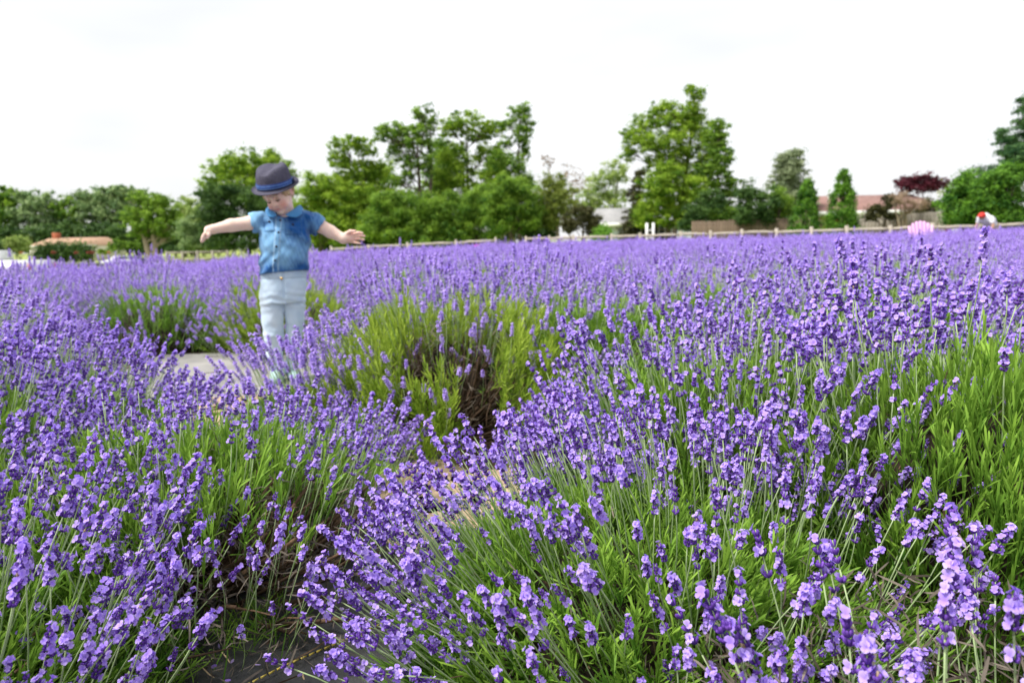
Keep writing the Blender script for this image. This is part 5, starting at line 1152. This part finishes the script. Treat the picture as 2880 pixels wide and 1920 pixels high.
def house(name, label, Y, x0, x1, y_eave, y_ridge, wall, roof, deep=7.0, inset=.0, windows=(), door=None, chimney=None, trim=True, base=None, hip=1.2, yaw=0.0):
    ppm = FPX / Y; xm = (x0 + x1) / 2; B = at(xm, 700, Y); B[2] = float(gz(B[0], B[1])) - .1
    t = thing(name, label, 'house', tuple(B), yaw); hw = (x1 - x0) / 2 / ppm; ze = at(xm, y_eave, Y)[2] - B[2]; zr = at(xm, y_ridge, Y + deep / 2)[2] - B[2]
    MB().box(-hw + .3, hw - .3, .3, deep - .3, 0, ze).obj('wall', [M[wall]], t)
    mb = MB(); V = [(-hw, 0, ze), (hw, 0, ze), (hw, deep, ze), (-hw, deep, ze), (-hw + hip, deep / 2, zr), (hw - hip, deep / 2, zr)]; V += [(x, y, z - .18) for x, y, z in V[:4]]
    mb.add2(np.array(V), [np.array([(0, 1, 5, 4), (2, 3, 4, 5), (0, 6, 7, 1), (1, 7, 8, 2), (2, 8, 9, 3), (3, 9, 6, 0), (9, 8, 7, 6)]), np.array([(1, 2, 5), (3, 0, 4)])]); rf = mb.obj('roof', [M[roof]], t)
    if trim: MB().box(-hw - .03, hw + .03, -.06, -.005, ze - .24, ze + .02).obj('eave_board', [M['white_paint']], rf)
    for (wx0, wx1, wy0, wy1) in windows:
        a, b = (wx0 - xm) / ppm, (wx1 - xm) / ppm; z1, z0 = at(xm, wy0, Y)[2] - B[2], at(xm, wy1, Y)[2] - B[2]
        w_ = MB(); e = .07
        w_.box(a, b, .22, .295, z0, z0 + e); w_.box(a, b, .22, .295, z1 - e, z1); w_.box(a, a + e, .22, .295, z0 + e, z1 - e); w_.box(b - e, b, .22, .295, z0 + e, z1 - e); wo = w_.obj('window', [M['white_paint']], t)
        MB().box(a + e, b - e, .26, .29, z0 + e, z1 - e).obj('pane', [M['pane']], wo)
    if chimney:
        cx, cy0, cw = chimney; a = (cx - xm) / ppm; z1 = at(xm, cy0, Y + deep / 2)[2] - B[2]; c = MB().box(a - cw / 2, a + cw / 2, deep / 2 - .4, deep / 2 + .4, zr - 1.0, z1 - .25).obj('chimney', [M['brick']], rf)
    return t, B, ppm, ze, zr, rf
t, B, ppm, ze, zr, rf = house('ranch_house', 'low house with tan roof and brick chimney behind the clipped hedge', 150, 78, 272, 690, 669, 'cream_wall', 'roof_tan', 12, windows=((180, 200, 694, 704), (222, 240, 694, 704)), chimney=(113, 651, 1.5))
t, B, ppm, ze, zr, rf = house('white_house', 'small white house with pale grey roof behind the rail fence', 46, 1682, 1812, 627, 585, 'white_wall', 'roof_grey', 7, windows=((1732, 1742, 630, 648), (1762, 1782, 630, 656), (1786, 1806, 630, 656)), hip=.35)
t, B, ppm, ze, zr, rf = house('white_house', 'pale porch house half hidden under the middle trees', 60, 1250, 1460, 648, 622, 'cream_wall', 'roof_grey', 7, windows=((1290, 1304, 660, 676), (1328, 1342, 660, 676), (1370, 1390, 656, 676), (1420, 1436, 656, 676)))
t, B, ppm, ze, zr, rf = house('outbuilding', 'blue-grey roofed outbuilding between the pine and the tallest tree', 48, 1940, 2005, 625, 600, 'white_wall', 'roof_blue', 5, hip=.5)
t, B, ppm, ze, zr, rf = house('brick_house', 'long low brick house with russet roof behind the arborvitae', 44, 2278, 2690, 592, 548, 'brick', 'roof_red', 9, windows=((2415, 2440, 597, 615), (2650, 2664, 600, 614)), chimney=(2456, 538, .55), hip=.6)
# roof vents and dish on the brick house
for (px, py, r) in ((2316, 553, .22), (2622, 545, .30)):
    p = at(px, py, 46.5); mb = MB(); k = 16; rows = [(p[0] - B[0] + r * s * math.cos(q), p[1] - B[1] - .9 + .12 * (1 - s * s), p[2] - B[2] + r * .6 * s * math.sin(q)) for s in (1, .75, .5, .25, .02) for q in np.arange(k) * 6.283 / k]
    mb.add(rows, [(i * k + j, i * k + (j + 1) % k, (i + 1) * k + (j + 1) % k, (i + 1) * k + j) for i in range(4) for j in range(k)]); mb.tube([(p[0] - B[0], p[1] - B[1] - .8, p[2] - B[2]), (p[0] - B[0], p[1] - B[1] - .6, p[2] - B[2] - .5)], .03, 6); mb.obj('roof_dish', [M['white_paint']], rf, True)
# porch of the white house: posts, rails, screens
pc = at(1850, 655, 47); pc[2] = float(gz(pc[0], pc[1])); po = thing('porch_screen', 'white framed screened porch right of the white house', 'porch', tuple(pc))
p42 = FPX / 47
for x in (1800, 1816, 1834, 1852, 1870, 1888): MB().box((x - 1850) / p42 - .03, (x - 1850) / p42 + .03, -.05, .05, 0, 1.50).obj('post', [M['white_paint']], po)
MB().box((1796 - 1850) / p42, (1892 - 1850) / p42, -.06, .06, 1.502, 1.60).obj('beam', [M['white_paint']], po)
MB().box((1796 - 1850) / p42, (1892 - 1850) / p42, -.03, .03, .80, .88).obj('rail', [M['white_paint']], po)
MB().box((1796 - 1850) / p42, (1892 - 1850) / p42, .10, .14, .02, 1.49).obj('screen', [M['pane']], po)
gp = at(1828, 680, 27); gp[2] = float(gz(gp[0], gp[1])); ga = thing('white_gateway', 'pair of white gate posts joined by rails behind the fence', 'gate', tuple(gp)); p27 = FPX / 27
zt = at(1828, 627, 27)[2] - gp[2]
for x in (-1, 1): MB().box(x * 9 / p27 - .045, x * 9 / p27 + .045, -.045, .045, 0, zt).obj('post', [M['white_paint']], ga)
for f in (.55, .78): MB().box(-9 / p27 + .047, 9 / p27 - .047, -.02, .02, zt * f - .03, zt * f + .03).obj('crossbar', [M['white_paint']], ga)

# ------------------------------------------------------------------ fences
def fence_pt(px): 
    """ground point of the rail fence under photo column px"""
    d = ray(px, 670); s = d[0] / d[1]; y = (33 - 8.8 * 12 / 24.5) / (1 + s * 12 / 24.5); x = s * y; return np.array([x, y, float(gz(x, y))])
def rail_fence(name, label, cols, rng):
    P = [fence_pt(c) for c in cols]; t = thing(name, label, 'fence', tuple(P[0]))
    top = .90
    for p in P: q = p - P[0]; mb = MB(); mb.box(-.042, .042, -.05, .05, -.15, top + rng.uniform(.0, .05), org=q); mb.obj('post', [M['rail_wood']], t)
    for a, b in zip(P[:-1], P[1:]):
        for z in (top - .10, top - .52):
            mb = MB(); u = (b - a) / np.linalg.norm(b - a); w0 = rng.normal(0, .012, 2)
            A = a - P[0] + u * .052 + (0, -.012, z + w0[0]); Bq = b - P[0] - u * .052 + (0, -.012, z + w0[1]); n = 7; tt = np.linspace(0, 1, n)[:, None]; C = A + (Bq - A) * tt + np.concatenate([np.zeros((n, 2)), rng.normal(0, .007, (n, 1))], 1)
            mb.tube(C, [.045, .056, .06, .058, .06, .055, .045], 6); mb.obj('rail', [M['rail_wood']], t, True)
rr = np.random.default_rng(9)
rail_fence('split_rail_fence', 'split rail fence left of the opening under the middle trees', [930, 1035, 1145, 1282, 1394], rr)
rail_fence('split_rail_fence', 'long pale split rail fence running to the right edge', [1479, 1545, 1612, 1720, 1800, 1914, 1998, 2086, 2183, 2281, 2380, 2502, 2620, 2748, 2885], rr)
def board_fence(name, label, Y0, Y1, x0, x1, y_top, m, w_=.145):
    a, b = at(x0, 650, Y0), at(x1, 650, Y1); a[2], b[2] = float(gz(a[0], a[1])), float(gz(b[0], b[1])); t = thing(name, label, 'fence', tuple(a)); L = np.linalg.norm((b - a)[:2]); u = (b - a) / L; n = int(L / w_); rng = np.random.default_rng(int(x0))
    zt = at((x0 + x1) / 2, y_top, (Y0 + Y1) / 2)[2] - (a[2] + b[2]) / 2; ang = math.atan2(u[1], u[0]); rot = np.array([(math.cos(ang), -math.sin(ang), 0), (math.sin(ang), math.cos(ang), 0), (0, 0, 1)])
    ms = [MB().box(0, w_ - .012, -.012, .012, -.05, zt * s).mesh('board', [M[m]]) for s in (.985, 1.0, 1.012)]
    for i in range(n): o = link('board', ms[int(rng.integers(0, 3))], t); o.location = u * (i * w_) + np.array([0, rng.normal(0, .004), 0]); o.rotation_euler = (0, 0, ang)
    for z in (.25, zt - .3): MB().box(0, L, .014, .06, z, z + .09, rot=rot).obj('back_rail', [M[m]], t)
board_fence('board_fence', 'brown board fence behind the ragged pine', 37, 35, 1945, 2290, 617, 'board_brown')
board_fence('board_fence', 'weathered grey board fence before the brick house', 32.5, 30, 2396, 2665, 600, 'board_grey')
# low fence remnants left
def low_fence(label, Y, x0, x1, ytop):
    a, b = at(x0, 712, Y), at(x1, 712, Y); t = thing('low_rail_fence', label, 'fence', (a[0], a[1], float(gz(a[0], a[1])))); z = at(x0, ytop, Y)[2] - float(gz(a[0], a[1])); L = b[0] - a[0]; n = 5
    for i in range(n): MB().box(i * L / (n - 1) - .06, i * L / (n - 1) + .06, -.06, .06, -.1, z + .05).obj('post', [M['board_grey']], t)
    for zz in (z - .05, z - .5):
        for i in range(n - 1): MB().box(i * L / (n - 1) + .065, (i + 1) * L / (n - 1) - .065, -.03, .03, zz - .07, zz + .07).obj('rail', [M['board_grey']], t)
low_fence('low pale rail fence left of the child at the field edge', 44, 470, 640, 709)

# ------------------------------------------------------------------ road, wall and flowers across the meadow
sheet('road', lambda u, v: (-130 + u * 115, 100 + v * 7 + u * 0, 0 * u + .02), 60, 4, M['asphalt'])
M['stone'] = mat('stone_wall', (.12, .12, .13), (.24, .23, .23), rough=.95, noise=3)
wl = at(0, 714, 108); t = thing('stone_wall', 'low dark stone wall along the far road', 'wall', (-95, 108, float(gz(-95, 108)))); rng = np.random.default_rng(44)
SM = []
for q in range(5):
    mb = MB(); mb.box(-.6, .6, -.3, .3, 0, .5); V = mb.V[0] + rng.normal(0, .05, mb.V[0].shape); mb.V = [V]; SM.append(mb.mesh('stone', [M['stone']]))
for i in range(46): o = link('stone', SM[i % 5], t); o.location = (i * 1.3, rng.normal(0, .05), float(gz(-95 + i * 1.3, 108) - gz(-95, 108)) - .02); o.rotation_euler = (0, 0, rng.normal(0, .05)); o.scale = (1, 1, rng.uniform(.8, 1.2))
M['red_fl'] = leaf_mat('red_flowers', (.22, .04, .03), (.36, .09, .06)); M['org_fl'] = leaf_mat('orange_flowers', (.55, .22, .08), (.7, .36, .16))
for i, (x, rx, mm, lab) in enumerate([(152, 10, 'red_fl', 'small red flower bed before the far hedge'), (215, 8, 'red_fl', 'red flower clump right of the small red bed'), (255, 18, 'red_fl', 'widest red flower bed near the end of the hedge'), (60, 8, 'org_fl', 'orange flower clump left of the hedge'), (307, 5, 'org_fl', 'orange flower clump beside the white parked car')]):
    lobe_tree('flower_bed', lab, 106, (x, 714), [(x, 710, rx * .7, 3)], mm, 140 + i, 1.2, cat='flowers', trunk_px=1)
#@@SMALL

# ------------------------------------------------------------------ pink slatted garden chair among the lavender
M['pink'] = mat('pink_paint', (.72, .40, .68), (.80, .50, .76), rough=.55, noise=8)
cp = at(2600, 650, 15.5); cp[2] = float(gz(cp[0], cp[1])); ch = thing('garden_chair', 'pink slatted garden chair with fan shaped back among the lavender', 'chair', tuple(cp), R(-8))
hb = at(2600, 618, 15.5)[2] - cp[2]
for i in range(7):
    x = (i - 3) * .079; top = hb - .012 * (i - 3) ** 2 - .02; w0 = .034
    V = []
    for z, f in ((.18, .62), (.45, .8), (top - .05, 1.0), (top, 1.0)):
        ww = w0 * (f if z < top else f * .72); xx = x * f
        for yy in (0, .022): V += [(xx - ww, (z - .18) * .30 + yy, z), (xx + ww, (z - .18) * .30 + yy, z)]
    F = []
    for r_ in range(3): a = r_ * 4; F += [(a, a + 1, a + 5, a + 4), (a + 2, a + 6, a + 7, a + 3), (a, a + 4, a + 6, a + 2), (a + 1, a + 3, a + 7, a + 5)]
    F += [(12, 13, 15, 14), (0, 2, 3, 1)]; MB().add(V, F).obj('back_slat', [M['pink']], ch)
for z in (.30, .62): MB().box(-.24, .24, (z - .18) * .3 + .026, (z - .18) * .3 + .05, z - .04, z + .04).obj('back_batten', [M['pink']], ch)
for i in range(6): MB().box(-.25, .25, -.52 + i * .085, -.445 + i * .085, .34 - i * .022, .362 - i * .022).obj('seat_slat', [M['pink']], ch)
for s_ in (-1, 1):
    MB().box(s_ * .33 - .065, s_ * .33 + .065, -.52, .22, .545, .57).obj('arm', [M['pink']], ch)
    MB().box(s_ * .29 - .02, s_ * .29 + .02, -.50, -.41, 0, .543).obj('front_leg', [M['pink']], ch)
    MB().add([(s_ * .262 - .015, -.48, .33), (s_ * .262 + .015, -.48, .33), (s_ * .262 + .015, .36, .0), (s_ * .262 - .015, .36, .0), (s_ * .262 - .015, -.48, .24), (s_ * .262 + .015, -.48, .24), (s_ * .262 + .015, .26, .0), (s_ * .262 - .015, .26, .0)], [(0, 1, 2, 3), (4, 7, 6, 5), (0, 4, 5, 1), (2, 6, 7, 3), (0, 3, 7, 4), (1, 5, 6, 2)]).obj('rear_leg', [M['pink']], ch)

# ------------------------------------------------------------------ people in the distance
M['tee'] = tint_mat('cloth', .85)
def bender(label, P, ht, rotz, shirt_c, pants_c, hat_c, skin_c, bend=1.15):
    """an adult bending over the plants: one body, shirt, trousers and cap as children"""
    t = thing('person', label, 'person', tuple(P), rotz); k = ht / 1.7
    hip = np.array([0, .10, .88]) * k; u = np.array([0, -math.sin(bend), math.cos(bend)]); neck = hip + u * .50 * k; head = neck + (u * .8 + np.array([0, -.25, -.35])) * .17 * k
    shl = [neck - u * .05 * k + np.array([s * .17 * k, 0, -.01]) for s in (-1, 1)]; hands = [p + np.array([s * .03, -.10, -.50]) * k for p, s in zip(shl, (-1, 1))]; elb = [(a + b) / 2 + np.array([s * .05, .05, .02]) * k for a, b, s in zip(shl, hands, (-1, 1))]
    legs = [[hip + np.array([s * .09 * k, 0, 0]), np.array([s * .10, .03, .48]) * k, np.array([s * .11, .06, .06]) * k] for s in (-1, 1)]
    lo, hi = np.array([-.45, -.95, -.02]) * k, np.array([.45, .45, 1.65]) * k; one = lambda c: (lambda P_: np.tile(np.array(c), (len(P_), 1)))
    S = SDF(lo, hi, .016)
    S.cap(hip, neck, .12 * k, .10 * k, .03); S.ell(head, (.078 * k, .095 * k, .10 * k), None, .02); S.cap(neck, head, .05 * k, .05 * k, .02)
    for i in (0, 1):
        S.chain([shl[i], elb[i], hands[i]], [.05 * k, .042 * k, .03 * k], .02); S.ell(hands[i] + (0, -.01, -.05 * k), (.035 * k, .028 * k, .055 * k), None, .015); S.chain(legs[i], [.08 * k, .06 * k, .045 * k], .02)
        S.chain([legs[i][2], legs[i][2] + np.array([0, -.16, -.02]) * k], [.045 * k, .035 * k], .01)
    P_, Q = S.mesh('body', None); sdf_obj('body', P_, Q, M['tee'], t, one(skin_c))
    S = SDF(lo, hi, .016); S.cap(hip + u * .03, neck - u * .03 * k, .165 * k, .145 * k, .03); S.ell((hip + neck) / 2 + (0, 0, .03 * k), (.17 * k, .24 * k, .14 * k), None, .04)
    for i in (0, 1): S.cap(shl[i], (shl[i] + elb[i]) / 2, .075 * k, .065 * k, .03)
    S.ripple(lambda X, Y, Z: .008 * wob(np.stack([X, Y, Z], -1), 14)); P_, Q = S.mesh('shirt', None); sdf_obj('shirt', P_, Q, M['tee'], t, one(shirt_c))
    S = SDF(lo, hi, .016); S.ell(hip, (.175 * k, .15 * k, .14 * k), None, 0)
    for i in (0, 1): S.chain(legs[i], [.10 * k, .08 * k, .07 * k], .03)
    P_, Q = S.mesh('trousers', None); sdf_obj('trousers', P_, Q, M['tee'], t, one(pants_c))
    if hat_c:
        S = SDF(lo, hi, .012); S.ell(head + (0, .0, .03 * k), (.10 * k, .115 * k, .095 * k), None, 0); S.ell(head + (0, -.12 * k, .0), (.07 * k, .10 * k, .018 * k), None, .02); P_, Q = S.mesh('cap', None); sdf_obj('cap', P_, Q, M['tee'], t, one(hat_c))
    return t
pp = at(2782, 660, 19.0); pp[2] = float(gz(pp[0], pp[1])) ; tp = at(2780, 608, 19.0)[2] - pp[2]
bender('person in white top and red cap bending over lavender by the fence', pp, 1.52, R(-62), (.78, .79, .80), (.42, .34, .25), (.62, .05, .04), (.52, .30, .20), 1.0)
pp = at(1338, 690, 27.0); pp[2] = float(gz(pp[0], pp[1])) - .02
bender('tiny stooping child in magenta top before the rail fence', pp, 1.05, R(20), (.48, .03, .50), (.10, .09, .14), None, (.6, .38, .28), 1.25)

# ------------------------------------------------------------------ vehicles
M['car_white'] = mat('white_car_paint', (.72, .73, .74), (.78, .79, .80), rough=.3, noise=1, spec=.5, coat=.5)
M['car_teal'] = mat('teal_car_paint', (.25, .42, .44), (.32, .5, .5), rough=.3, noise=1, spec=.5, coat=.5)
M['car_dark'] = mat('dark_car_paint', (.03, .035, .04), (.05, .055, .06), rough=.3, noise=1, spec=.5, coat=.5)
M['tyre'] = mat('tyre', (.015, .015, .015), (.03, .03, .03), rough=.9, noise=8)
M['rim'] = mat('wheel_rim', (.5, .5, .52), (.62, .62, .64), rough=.35, noise=8, metal=.8)
M['tail'] = mat('tail_lamp', (.45, .015, .015), (.6, .03, .03), rough=.3, noise=8)
def wheels(t, xs, hw, r):
    for x in xs:
        for s in (-1, 1):
            k = 20; th = np.arange(k) * 6.283 / k; mb = MB(); V = [(x + rr_ * math.cos(q), s * yy, r + rr_ * math.sin(q)) for rr_, yy in ((r * .62, hw - .02), (r, hw - .04), (r, hw - .22), (r * .62, hw - .22)) for q in th]
            mb.add(V, [(i * k + j, i * k + (j + 1) % k, ((i + 1) % 4) * k + (j + 1) % k, ((i + 1) % 4) * k + j) for i in range(4) for j in range(k)]); w0 = mb.obj('wheel', [M['tyre']], t, True)
            mb = MB(); V = [(x + rr_ * math.cos(q), s * yy, r + rr_ * math.sin(q)) for rr_, yy in ((r * .61, hw - .05), (r * .15, hw - .03)) for q in th]; mb.add2(np.array(V), [np.array([(j, (j + 1) % k, k + (j + 1) % k, k + j) for j in range(k)]), np.array([list(range(k, 2 * k))])]); mb.obj('rim', [M['rim']], w0)
def pickup(label, P, rotz):
    t = thing('pickup_truck', label, 'truck', tuple(P), rotz)     # local +x = rear
    MB().prism([(-2.6, .45), (2.6, .45), (2.62, .62), (2.6, 1.32), (.55, 1.34), (.5, 1.20), (-1.1, 1.20), (-2.55, 1.12), (-2.66, .8)], 1.8, T=lambda V: V - (0, .9, 0)).obj('body', [M['car_white']], t)
    MB().prism([(.45, 1.205), (.35, 1.86), (-.75, 1.86), (-1.35, 1.205)], 1.6, T=lambda V: V - (0, .8, 0)).obj('cab', [M['car_white']], t)
    for s in (-1, 1):
        MB().prism([(.30, 1.30), (.24, 1.78), (-.66, 1.78), (-1.10, 1.30)], .02, T=lambda V: V + (0, s * .805 - .01, 0)).obj('side_window', [M['pane']], t)
        MB().box(2.585, 2.66, s * .88 - .09, s * .88 + .03, .86, 1.16).obj('tail_lamp', [M['tail']], t)
    MB().box(2.60, 2.76, -.85, .85, .48, .62).obj('bumper', [M['rim']], t); wheels(t, (-1.75, 1.65), .92, .38)
    return t
P = at(15, 735, 36); P[2] = float(gz(P[0], P[1]))
PK = pickup('white pickup truck at the left edge, red tail lamp showing', (P[0] - .55, P[1], P[2] + .0), R(-4))
def car(label, P, rotz, m):
    t = thing('parked_car', label, 'car', tuple(P), rotz)
    MB().prism([(-2.1, .35), (2.1, .35), (2.16, .6), (2.08, .92), (1.4, .98), (-1.1, .95), (-2.05, .78), (-2.16, .55)], 1.7, T=lambda V: V - (0, .85, 0)).obj('body', [M[m]], t)
    MB().prism([(1.5, .965), (.9, 1.42), (-.3, 1.44), (-1.05, .955)], 1.46, T=lambda V: V - (0, .73, 0)).obj('roof', [M[m]], t)
    for s in (-1, 1): MB().prism([(1.25, 1.0), (.82, 1.36), (-.26, 1.38), (-.85, 1.0)], .02, T=lambda V: V + (0, s * .735 - .01, 0)).obj('side_window', [M['pane']], t)
    wheels(t, (-1.3, 1.35), .86, .31); return t
for (px, Y, rz, m, lab) in ((330, 104, R(60), 'car_white', 'white car parked beside the far wall'), (348, 105, R(62), 'car_teal', 'pale teal car parked right of the white car'), (366, 107, R(10), 'car_dark', 'dark car parked behind the pale teal car')):
    p = at(px, 712, Y); car(lab, (p[0], p[1], float(gz(p[0], p[1])) + .02), rz, m)
# white patio umbrella and tables seen under the arm
def parasol(label, px, Y, ytop, r):
    p = at(px, 700, Y); g = float(gz(p[0], p[1])); zt = at(px, ytop, Y)[2] - g; t = thing('patio_umbrella', label, 'umbrella', (p[0], p[1], g)); MB().tube([(0, 0, 0), (0, 0, zt)], .03, 8).obj('pole', [M['rim']], t)
    k = 8; V = [(0, 0, zt)] + [(r * math.cos(q), r * math.sin(q), zt - .32) for q in np.arange(k) * 6.283 / k] + [(r * 1.0 * math.cos(q), r * math.sin(q), zt - .46) for q in np.arange(k) * 6.283 / k]
    MB().add2(np.array(V), [np.array([(0, 1 + i, 1 + (i + 1) % k) for i in range(k)]), np.array([(1 + i, 9 + i, 9 + (i + 1) % k, 1 + (i + 1) % k) for i in range(k)])]).obj('canopy', [M['white_paint']], t)
parasol('white patio umbrella under the outstretched arm on the left', 661, 60, 673, .32)
def rtable(label, px, py, Y, r):
    p = at(px, py, Y); g = float(gz(p[0], p[1])); z = p[2] - g; t = thing('garden_table', label, 'table', (p[0], p[1], g)); k = 16; th = np.arange(k) * 6.283 / k
    mb = MB(); V = [(r * math.cos(q), r * math.sin(q), z + d) for d in (0, -.10) for q in th]; mb.add2(np.array(V), [np.array([(j, k + j, k + (j + 1) % k, (j + 1) % k) for j in range(k)]), np.array([list(range(k)), list(range(2 * k - 1, k - 1, -1))])]); mb.obj('table_top', [M['white_paint']], t)
    for a in (0, 2.1, 4.2): MB().tube([(r * .8 * math.cos(a), r * .8 * math.sin(a), 0), (r * .5 * math.cos(a), r * .5 * math.sin(a), z - .1)], .03, 6).obj('leg', [M['white_paint']], t)
rtable('white round garden table under the patio umbrella', 658, 694, 58, .26)
rtable('white garden table right of the patio umbrella', 678, 690, 59, .18)
